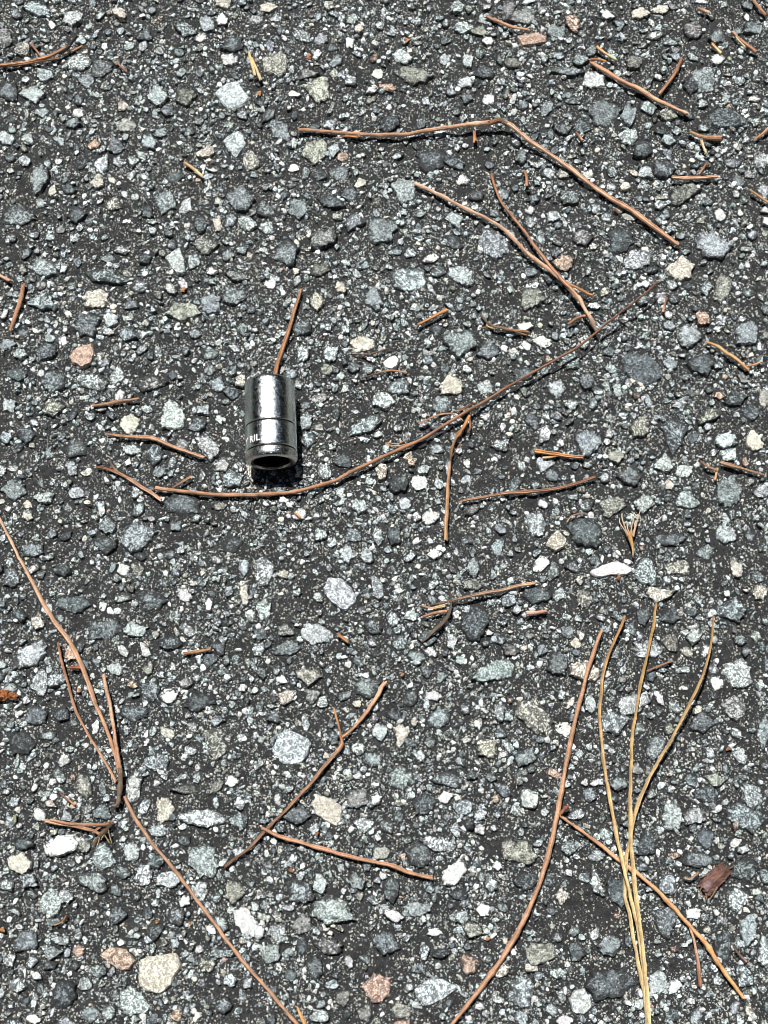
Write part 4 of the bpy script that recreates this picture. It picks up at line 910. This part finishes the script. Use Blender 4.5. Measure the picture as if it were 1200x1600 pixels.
FR = [
    ('thick tan splinter pair standing near the top edge', [s([(389, 82, 2), (393, 98, 2.2), (398, 117, 2)], 7, 6, (.62, .40, .19), TAN), s([(393, 92, 2.6), (400, 106, 2.6), (407, 124, 2.2)], 6, 7, (.62, .42, .2), (.66, .46, .26))]),
    ('small reddish bit right of the black tipped bundle', [s([(183, 98, 1.8), (190, 105, 2), (198, 112, 1.8)], 5, 5, RUSTY, (.30, .15, .10))]),
    ('tan sliver slanting alone in the upper left quarter', [s([(289, 255, 2), (302, 264, 2.2), (316, 275, 2)], 7, 6, (.62, .36, .14), TAN)]),
    ('thin scrap under the kinked copper needle', [s([(532, 213, 1.8), (545, 213, 1.8), (556, 214, 1.8)], 3, 6, RUSTY, ORANGE)]),
    ('square rust stub just below the kink of the copper needle', [s([(741, 207, 2.4), (742, 220, 2)], 8, 9, RUSTY, ORANGE)]),
    ('frayed brown fragment touching the top edge right of centre', [s([(760, 25, 2), (780, 34, 2.2), (803, 42, 2.2), (825, 46, 2)], 8, 6, BROWN, PINK, rough=.15)]),
    ('short yellow tan chip above the straight corner needle', [s([(934, 74, 2), (945, 83, 2.2), (961, 92, 2)], 6, 5, ORANGE, TAN)]),
    ('small copper chip at the upper end of the straight corner needle', [s([(924, 93, 3.2), (935, 93, 3.2), (946, 96, 3)], 5, 5, RUSTY, ORANGE)]),
    ('curved reddish fragment beside the straight corner needle', [s([(1065, 92, 2.6), (1057, 110, 2.2), (1047, 127, 2.2), (1031, 146, 2)], 7, 7, RUSTY, BROWN, knots=2)]),
    ('small pinkish fragment close to the top right edge', [s([(1091, 13, 1.8), (1106, 19, 1.8)], 6, 8, (.45, .27, .19), PINK)]),
    ('split brown fragment with pale side, top right corner', [s([(1145, 50, 2), (1160, 64, 2.2), (1180, 80, 2)], 6, 7, BROWN, RUSTY, rough=.1), s([(1150, 58, 2.8), (1163, 72, 2.8)], 3, 3, TAN, TAN)]),
    ('tiny orange chip in the top right corner', [s([(1113, 69, 2), (1126, 82, 2)], 8, 6, ORANGE, TAN)]),
    ('reddish needle end cut by the top right edge', [s([(1173, -6, 2), (1184, 10, 2), (1195, 23, 2)], 6, 7, PINK, RUSTY)]),
    ('thick copper fragment with frayed end, upper right', [s([(1078, 206, 2), (1092, 212, 2.4), (1108, 216, 2.4), (1123, 217, 2)], 6, 11, (.42, .26, .12), BROWN)]),
    ('small pale chip below the thick copper fragment', [s([(1096, 220, 2), (1099, 229, 2), (1103, 238, 1.8)], 6, 4, PINK, TAN)]),
    ('level pinkish needle piece, upper right', [s([(1052, 277, 2.2), (1085, 278, 2.2), (1122, 276, 2.2)], 7, 6, PINK, BROWN, mid=9)]),
    ('tiny brown splinter standing on the level pinkish piece', [s([(1105, 254, 2), (1098, 264, 2.2), (1092, 272, 2.2)], 5, 4, RUSTY, BROWN)]),
    ('copper splinter cut by the right edge, upper piece', [s([(1206, 196, 2.6), (1194, 207, 2.4), (1179, 218, 2)], 9, 3, BROWN, ORANGE)]),
    ('yellow brown needle end cut by the right edge', [s([(1174, 298, 2), (1190, 309, 2.2), (1206, 320, 2.2)], 6, 7, (.44, .25, .08), BROWN)]),
    ('rust flake standing left of the kinked needle\'s lower arm', [s([(820, 268, 2), (823, 278, 2), (823, 289, 2)], 8, 7, RUSTY, BROWN)]),
    ('tiny rust crumb below the kinked needle\'s lower arm', [s([(960, 326, 1.8), (968, 333, 1.8)], 6, 6, (.30, .09, .04), RUSTY)]),
    ('small rust bit above the kinked needle\'s lower arm', [s([(901, 207, 1.8), (910, 219, 1.8)], 5, 6, RUSTY, BROWN)]),
    ('thick orange fragment in the open centre', [s([(697, 485, 2.4), (681, 493, 2.4), (668, 500, 2.2), (654, 507, 1.8)], 9, 5, ORANGE, (.46, .22, .09), rough=.12, knots=1)]),
    ('tangled brown scrap beside the centre', [s([(752, 494, 2), (764, 506, 2.4), (785, 513, 2.6), (826, 519, 2)], 5, 6, BARK, BROWN, knots=2), s([(750, 512, 2), (775, 510, 2.6), (800, 516, 2.6), (822, 523, 1.8)], 3, 3, RUSTY, (.40, .22, .09)), s([(760, 508, 2.6), (770, 513, 2.6), (788, 510, 2.4)], 3, 2, TAN, BARK)]),
    ('thin dark wisp above the round white pebble', [s([(552, 553, 1.8), (575, 553, 2), (592, 549, 2.2), (610, 544, 1.8)], 3, 4, BROWN, DARK, rough=.15)]),
    ('thin dark wisp below the round white pebble', [s([(566, 591, 1.8), (590, 583, 2), (612, 579, 2), (634, 582, 1.8)], 4, 4, DARK, BROWN, rough=.12)]),
    ('short tan brown piece left of the socket', [s([(146, 634, 2), (170, 630, 2.2), (190, 627, 2.2), (214, 623, 2)], 7, 6, (.44, .27, .16), BROWN, mid=9, knots=1)]),
    ('angled pale copper needle left of the socket', [s([(166, 678, 2), (200, 682, 2.2), (240, 685, 2.4), (262, 694, 2.2), (290, 705, 2.2), (317, 715, 2)], 5, 7, BROWN, PINK, mid=9, knots=2)]),
    ('split copper needle left of the arching twig\'s end', [s([(152, 729, 2), (175, 735, 2.2), (200, 747, 2.2), (228, 765, 2.2), (251, 780, 2.2)], 5, 7, RUSTY, PINK, mid=9), s([(172, 720, 2.6), (181, 734, 2.6), (197, 745, 2.4)], 5, 5, BARK, BROWN)]),
    ('short dark stub at the arching twig\'s left end', [s([(297, 746, 2), (285, 753, 2), (270, 762, 1.8)], 6, 6, BROWN, BARK)]),
    ('thick leaning copper stub near the left edge', [s([(36, 447, 2.2), (31, 470, 2.4), (24, 494, 2.2), (16, 517, 2)], 8, 6, BROWN, BROWN, mid=11)]),
    ('pink needle end cut by the left edge', [s([(-6, 429, 2), (4, 433, 2), (14, 438, 2)], 7, 8, PINK, (.52, .25, .17)),]),
    ('bright orange red flake beside the left needle bundle', [s([(111, 1043, 1.8), (121, 1043, 2), (131, 1044, 2)], 7, 7, (.45, .11, .03), (.50, .14, .04))]),
    ('tiny tan shred above the stubby bundle', [s([(95, 1240, 1.8), (105, 1248, 2), (116, 1257, 1.8)], 3, 5, RUSTY, (.55, .34, .2)),]),
    ('short flat tan stub left of the centre, lower half', [s([(289, 1021, 2), (307, 1019, 2.2), (328, 1015, 2)], 7, 7, (.40, .20, .09), (.52, .29, .14), knots=1)]),
    ('tiny bright orange chip below the centre', [s([(529, 992, 2), (543, 1002, 2)], 8, 9, (.55, .20, .06), ORANGE)]),
    ('thick tan fragment with split side, right of centre', [s([(837, 705, 2.2), (855, 707, 2.4), (880, 711, 2.4), (908, 714, 2.2)], 9, 10, ORANGE, (.45, .22, .11), rough=.1), s([(849, 715, 2), (862, 714, 2.2), (872, 712, 2.4)], 5, 4, TAN, BROWN)]),
    ('orange tan fragment with forked end, right edge', [s([(1105, 534, 2.4), (1125, 544, 2.4), (1148, 560, 2.4), (1169, 577, 2)], 7, 8, (.58, .33, .13), ORANGE), s([(1168, 572, 2.2), (1178, 570, 2.2), (1188, 566, 2)], 5, 5, BROWN, ORANGE)]),
    ('pointed orange splinter near the right edge', [s([(1130, 723, 2), (1148, 728, 2.4), (1170, 735, 2.4), (1196, 743, 1.8)], 9, 4, (.56, .32, .18), BROWN)]),
    ('dark brown splinter left of the pointed orange one', [s([(1095, 721, 2), (1106, 729, 2.2), (1119, 734, 2)], 5, 7, RUSTY, (.46, .25, .13))]),
    ('tiny tan upright chip below the dark splinter', [s([(1121, 733, 1.8), (1117, 750, 1.8)], 6, 6, (.55, .35, .16), BROWN)]),
    ('small red sliver right of the arching twig\'s raised tip', [s([(1041, 466, 2), (1036, 487, 2)], 4, 6, RUSTY, BROWN)]),
    ('curved brown wisp above the grey stones near the seed head', [s([(886, 815, 1.8), (895, 805, 2), (913, 802, 2)], 3, 4, BROWN, RUSTY)]),
    ('pale pink stick piece right of the broken twig', [s([(825, 958, 2.4), (840, 957, 2.6), (853, 955, 2.6)], 12, 8, (.66, .42, .30), (.46, .20, .12), prof=ROUND)]),
    ('thin brown sliver beside the tan needles', [s([(1011, 1048, 1.8), (1030, 1040, 2), (1051, 1033, 2)], 4, 5, RUSTY, (.34, .18, .10))]),
    ('short hairy reddish twig under the slanting twig, bottom right', [s([(1078, 1450, 2.2), (1086, 1475, 2.4), (1091, 1510, 2.2), (1094, 1541, 2)], 5, 8, PINK, (.34, .13, .07), mid=7, rough=.16)]),
    ('tan spike cut by the bottom edge', [s([(464, 1573, 2), (472, 1590, 2.4), (482, 1612, 2.4)], 4, 10, ORANGE, (.52, .28, .11))]),
    ('curved rust shred in the lower left corner', [s([(85, 1446, 1.8), (96, 1441, 2), (103, 1432, 2)], 3, 5, BROWN, RUSTY)]),
    ('faint reddish sliver in the lower right corner', [s([(1146, 1478, 1.8), (1154, 1490, 1.8), (1165, 1501, 1.8)], 3, 5, BARK, (.40, .21, .15))]),
    ('curled tan shred left of the bark chip', [s([(1071, 1371, 2.2), (1078, 1374, 2.2), (1086, 1368, 2.6), (1091, 1363, 3)], 5, 5, (.62, .46, .30), BROWN)]),
    ('tiny reddish crumb in the left half, below the socket', [s([(461, 801, 1.6), (469, 808, 1.6)], 4, 5, ORANGE, BROWN)]),
    ('tiny yellow green fleck in the lower left', [s([(24, 1274, 1.8), (24, 1283, 1.8)], 4, 4, (.42, .42, .10), (.46, .44, .14))]),
    ('thin straw lying slanted in the upper left', [s([(187, 508, 1.6), (170, 524, 1.6)], 2.5, 2, (.55, .46, .30), (.5, .4, .25), prof=ROUND)]),
]
for lab, sh in FR:
    single('needle_fragment', lab, 'needle fragment', *sh, group=GF)

# dry seed head: bulb, bristles
bulb_w = px_size(985, 840)
sd_e = tag(empty('seed_head', 985, 840), 'small straw coloured seed head with a crown of bristles', 'seed head')
build_geo('bulb', [shaft_geo([(989, 865, 2.4), (988, 855, 2.6), (986, 846, 3), (984, 838, 3.2), (984, 833, 3.2)], 3, 14, (.62, .38, .10), (.52, .26, .07), prof=ROUND, mid=9, rough=.04)], sd_e, True)
build_geo('tail', [shaft_geo([(989, 864, 2.4), (989, 871, 2)], 4, 3, (.5, .42, .33), DARK, prof=ROUND)], sd_e)
for bx, by, tx_, ty_ in ((980, 836, 968, 816), (981, 835, 972, 809), (984, 835, 980, 820), (986, 835, 988, 818), (988, 836, 996, 812), (990, 836, 998, 805), (990, 838, 992, 820)):
    build_geo('bristle', [shaft_geo([(bx, by, 3.4), ((bx + tx_) / 2 + rng.uniform(-1, 1), (by + ty_) / 2, 3.8), (tx_, ty_, 3.6), (tx_ + rng.uniform(-1, 2), ty_ - 6, 3.2)], 3.4, 2.2, PINK, (.66, .55, .40), prof=ROUND)], sd_e)
build_geo('fluff', [shaft_geo([(990 + rng.uniform(-5, 8), 812 + rng.uniform(-8, 6), 3.4), (992 + rng.uniform(-7, 9), 806 + rng.uniform(-8, 6), 3.4)], 2.6, 1.4, (.72, .68, .58), (.70, .66, .55), prof=ROUND) for _ in range(12)], sd_e)


# bark chip: a curled scale with ridges, a smooth light patch and torn fibres
def scale_geo(a, b, w0, w1, col, col2, bulge=2.0, nu=16, nw=9, h=1.6, ridge=.5):
    A, B = np.array(a, float), np.array(b, float)
    u = np.linspace(0, 1, nu)
    w = np.linspace(-1, 1, nw)
    U, Wd = np.meshgrid(u, w, indexing='ij')
    d = (B - A)
    nrm = np.array([-d[1], d[0]]) / np.linalg.norm(d)
    rag = np.array([vnoise(np.array([k * .9]), np.array([3.0]), 12)[0] for k in range(nw)])
    UU = U + (U - .5) * rag[None] * .22
    half = (w0 + (w1 - w0) * U) / 2 * (1 + .12 * vnoise(U * 6, Wd * 0 + 4, 13))
    PX = A[0] + d[0] * UU + nrm[0] * half * Wd
    PY = A[1] + d[1] * UU + nrm[1] * half * Wd
    Z = h + bulge * (1 - Wd ** 2) * (.6 + .4 * np.sin(U * 3.1)) + ridge * vnoise(U * 5, Wd * 5, 14) + ridge * .7 * vnoise(U * 14, Wd * 9, 15)
    top = at(PX.ravel(), PY.ravel(), Z.ravel() * 1e-3)
    bot = at(PX.ravel(), PY.ravel(), np.maximum(Z.ravel() - .9, .3) * 1e-3)
    V = np.vstack([top, bot])
    idx = np.arange(nu * nw).reshape(nu, nw)
    q = np.stack([idx[:-1, :-1], idx[:-1, 1:], idx[1:, 1:], idx[1:, :-1]], -1).reshape(-1, 4)
    q2 = q[:, ::-1] + nu * nw
    loop = np.concatenate([idx[0, :-1], idx[:-1, -1], idx[-1, :0:-1], idx[:0:-1, 0]])
    nx_ = np.roll(loop, -1)
    sk = np.stack([loop, loop + nu * nw, nx_ + nu * nw, nx_], -1)
    F = np.vstack([q, q2, sk])
    ca = np.array(col) + (np.array(col2) - np.array(col)) * U.reshape(-1, 1)
    ca = ca * (1 + .45 * vnoise(U.ravel() * 9, Wd.ravel() * 6, 16))[:, None]
    C = np.column_stack([np.vstack([ca, ca]), np.ones(len(V))])
    fib = np.column_stack([np.tile(U.ravel() * 3, 2), np.tile(Wd.ravel() * 9, 2), np.full(len(V), 7.0), np.ones(len(V))])
    return V, F.ravel(), np.full(len(F), 4), C, fib


bk = tag(empty('bark_chip', 1115, 1378), 'small curled reddish brown flake of bark, lower right', 'bark chip')
build_geo('scale', [scale_geo((1099, 1391), (1136, 1354), 24, 26, (.23, .125, .10), (.15, .075, .055), ridge=1.0)], bk)
build_geo('smooth_patch', [scale_geo((1100, 1390), (1113, 1377), 15, 14, (.36, .24, .22), (.20, .12, .12), bulge=2.6, nu=8, nw=7, h=2.3, ridge=.1)], bk, True)
build_geo('fibre', [shaft_geo([(a_, b_, 2.4), ((a_ + c_) / 2, (b_ + d_) / 2 + 1, 2.6), (c_, d_, 1.6)], 3.6, 1.5, (.26, .14, .085), (.44, .27, .14), rough=.2) for a_, b_, c_, d_ in
                    ((1098, 1380, 1092, 1396), (1103, 1397, 1106, 1412), (1094, 1397, 1104, 1401), (1120, 1387, 1108, 1406), (1104, 1366, 1092, 1372), (1116, 1352, 1113, 1360), (1140, 1356, 1147, 1352))], bk)
lf = tag(build_geo('leaf_scrap', [scale_geo((-10, 1087), (12, 1086), 16, 18, (.30, .11, .04), (.36, .14, .05), bulge=2.6, nu=9, nw=7, h=1.6, ridge=.9),
                                  scale_geo((8, 1084), (27, 1090), 14, 10, (.24, .085, .035), (.40, .17, .07), bulge=2.2, nu=8, nw=6, h=1.4, ridge=1.0)]),
         'curled rust brown leaf scrap at the left edge', 'leaf scrap')

CRUMB_LABELS = ['orange plant crumb just under the tan splinter pair near the top', 'dark red plant crumb near the top edge, right of the tan splinter pair', 'orange plant crumb at the top, above the kinked copper needle', 'orange plant crumb above and left of the socket', "pinkish plant crumb beside the left edge needle bundle's long needle", "orange plant crumb halfway between the forked twig's top and the dark stalk", 'reddish plant crumb right of the tan needles near the right edge', 'rust plant crumb tucked under the bright white flat stone', 'orange plant crumb left of the long reddish needle, left one of two', 'orange plant crumb beside the long reddish needle, right one of two', 'orange plant crumb cut by the left edge near the bottom', "rust plant crumb just below the forked twig's right arm", "orange plant crumb left of the dark needle's lower curve", 'brown plant crumb below the fork of the forked twig']
for q_, (cx_, cy_, k_) in enumerate(((405, 146, 0), (483, 88, 1), (635, 62, 0), (287, 452, 0), (123, 1078, 2), (628, 1053, 0), (1138, 1170, 1), (967, 902, 1), (245, 1440, 0), (297, 1443, 0), (4, 1453, 0), (495, 1303, 1), (763, 1467, 0), (455, 1360, 1))):
    w_, a_ = rng.uniform(5, 8), rng.uniform(0, 6.28)
    dx_, dy_ = math.cos(a_) * w_ * .6, math.sin(a_) * w_ * .6
    c_ = (ORANGE, RUSTY, PINK)[k_]
    tag(build_geo('plant_crumb', [scale_geo((cx_ - dx_, cy_ - dy_), (cx_ + dx_, cy_ + dy_), w_, w_ * .6, c_, BROWN, bulge=.8, nu=5, nw=4, h=1.7, ridge=.5)]),
        CRUMB_LABELS[q_], 'plant crumb', 'tiny plant crumbs among the grit')

# ------------------------------------------------------------------ the chrome socket
RS = 39.2 * px_size(424, 655)
ZC = RS + 0.0007
near = Vector(at(424.6, 723.5, ZC))
far = Vector(at(421.2, 597.5, ZC))
axis = far - near
LEN = axis.length
sock = tag(empty('wrench_socket', 424, 660), 'chrome wrench socket lying on its side with its open end towards the bottom', 'socket')
sock.location = (near.x, near.y, 0)
sock.rotation_euler = (0, 0, math.atan2(-axis.x, axis.y))
SEG = 96


def lathe(name, prof, mat, smooth=True, shape=None, seg=SEG, caps=False):
    """Profile (distance along the axis from the open end, radius) turned about the axis; shape(angle, k) scales the radius."""
    th = np.arange(seg) / seg * 2 * np.pi
    V = []
    for k, (y, r) in enumerate(prof):
        f = shape(th, k) if shape else 1.0
        V.append(np.stack([np.cos(th) * r * f, np.full(seg, y), np.sin(th) * r * f + ZC], -1))
    V = np.vstack(V)
    i = np.arange(seg)
    j = (i + 1) % seg
    F = np.vstack([np.stack([k * seg + i, k * seg + j, (k + 1) * seg + j, (k + 1) * seg + i], -1)[:, ::-1] for k in range(len(prof) - 1)])
    fl, cn = F.ravel(), np.full(len(F), 4)
    if caps:
        fl = np.concatenate([fl, (len(prof) - 1) * seg + i])
        cn = np.append(cn, seg)
    me = mesh_np(name, V, fl, cn, smooth=smooth)
    if smooth:
        try:
            me.set_sharp_from_angle(angle=R(32))
        except Exception:
            pass
    return link(name, me, mat, sock)


def arc(y0, r0, y1, r1, bul, k=6):
    t = np.linspace(0, 1, k)
    return [(y0 + (y1 - y0) * a, r0 + (r1 - r0) * a + bul * math.sin(math.pi * a)) for a in t]


G2, G1 = LEN * .128, LEN * .437
gw = RS * .028
RB = RS * .70
# open end: rounded lip turning over into the mouth
lip = [(G2 - gw, RS * .955), (G2 - gw * 1.4, RS * .985)] + arc(G2 - gw * 1.8, RS * 1.0, RS * .10, RS * .985, RS * .012) + \
      [(RS * .055, RS * .965), (RS * .018, RS * .92), (0.0, RS * .86), (0.0, RS * .80), (RS * .02, RS * .76), (RS * .08, RB * 1.03)]
lathe('end_lip', lip, M_RIM)
lathe('groove', [(G2 + gw, RS * .955), (G2 + gw * .5, RS * .93), (G2 - gw * .5, RS * .93), (G2 - gw, RS * .955)], M_GROOVE)
lathe('marked_band', [(G1 - gw, RS * .955), (G1 - gw * 1.5, RS * .985)] + arc(G1 - gw * 2.2, RS * .998, G2 + gw * 2.2, RS * .998, 0.0) + [(G2 + gw * 1.5, RS * .985), (G2 + gw, RS * .955)], M_CHROME)
lathe('groove', [(G1 + gw, RS * .955), (G1 + gw * .5, RS * .93), (G1 - gw * .5, RS * .93), (G1 - gw, RS * .955)], M_GROOVE)
sq = RS * .53


def square(th, k):
    c_ = 1 / np.maximum(abs(np.cos(th)), abs(np.sin(th)))
    return np.minimum(c_, 1.32)


lathe('barrel', [(LEN - RS * .02, RS * .70), (LEN, RS * .74), (LEN, RS * .86)] + [(LEN - RS * .015, RS * .91), (LEN - RS * .05, RS * .955), (LEN - RS * .10, RS * .975)] +
      arc(LEN - RS * .14, RS * .983, G1 + gw * 2.2, RS * .998, 0.0) + [(G1 + gw * 1.5, RS * .985), (G1 + gw, RS * .955)], M_CHROME)
lathe('square_drive', [(LEN * .55, sq), (LEN * .60, sq), (LEN - RS * .025, sq), (LEN - RS * .02, RS * .70)],
      M_BORE, False, lambda th, k: np.ones_like(th) if k == 3 else square(th, k))


def hexa(th, k):
    a = (th + np.pi / 6) % (np.pi / 3) - np.pi / 6
    return np.minimum(1 / np.cos(a), 1.135)


lathe('hex_bore', [(RS * .08, RB * 1.03), (RS * .16, RB * .92), (LEN * .48, RB * .90), (LEN * .50, RB * .5)], M_BORE, False,
      lambda th, k: np.ones_like(th) if k in (0, 3) else hexa(th, k), caps=True)

# worn lettering etched round the band
cu = bpy.data.curves.new('letters', 'FONT')
cu.body = 'Y RIL'
cu.size = RS * .37
cu.space_character = 1.08
cu.offset = RS * .009
tmp = bpy.data.objects.new('letters', cu)
COL.objects.link(tmp)
bpy.context.view_layer.update()
tm = bpy.data.meshes.new_from_object(tmp.evaluated_get(bpy.context.evaluated_depsgraph_get()))
bpy.data.objects.remove(tmp)
import bmesh
bm = bmesh.new()
bm.from_mesh(tm)
bmesh.ops.triangulate(bm, faces=bm.faces)
bmesh.ops.subdivide_edges(bm, edges=bm.edges, cuts=2)
ymid = G2 + (G1 - G2) * .20
xs = [v.co.x for v in bm.verts]
ext = bmesh.ops.extrude_face_region(bm, geom=list(bm.faces))
lifted = {v for v in ext['geom'] if isinstance(v, bmesh.types.BMVert)}
for v in bm.verts:
    ang = R(163) - (v.co.x - min(xs)) / RS
    rr = RS * .998 + (2.5e-5 if v in lifted else -2.5e-5)
    v.co = Vector((math.cos(ang) * rr, ymid + v.co.y, math.sin(ang) * rr + ZC))
lm = bpy.data.meshes.new('lettering')
bm.to_mesh(lm)
bm.free()
link('lettering', lm, M_ETCH, sock)
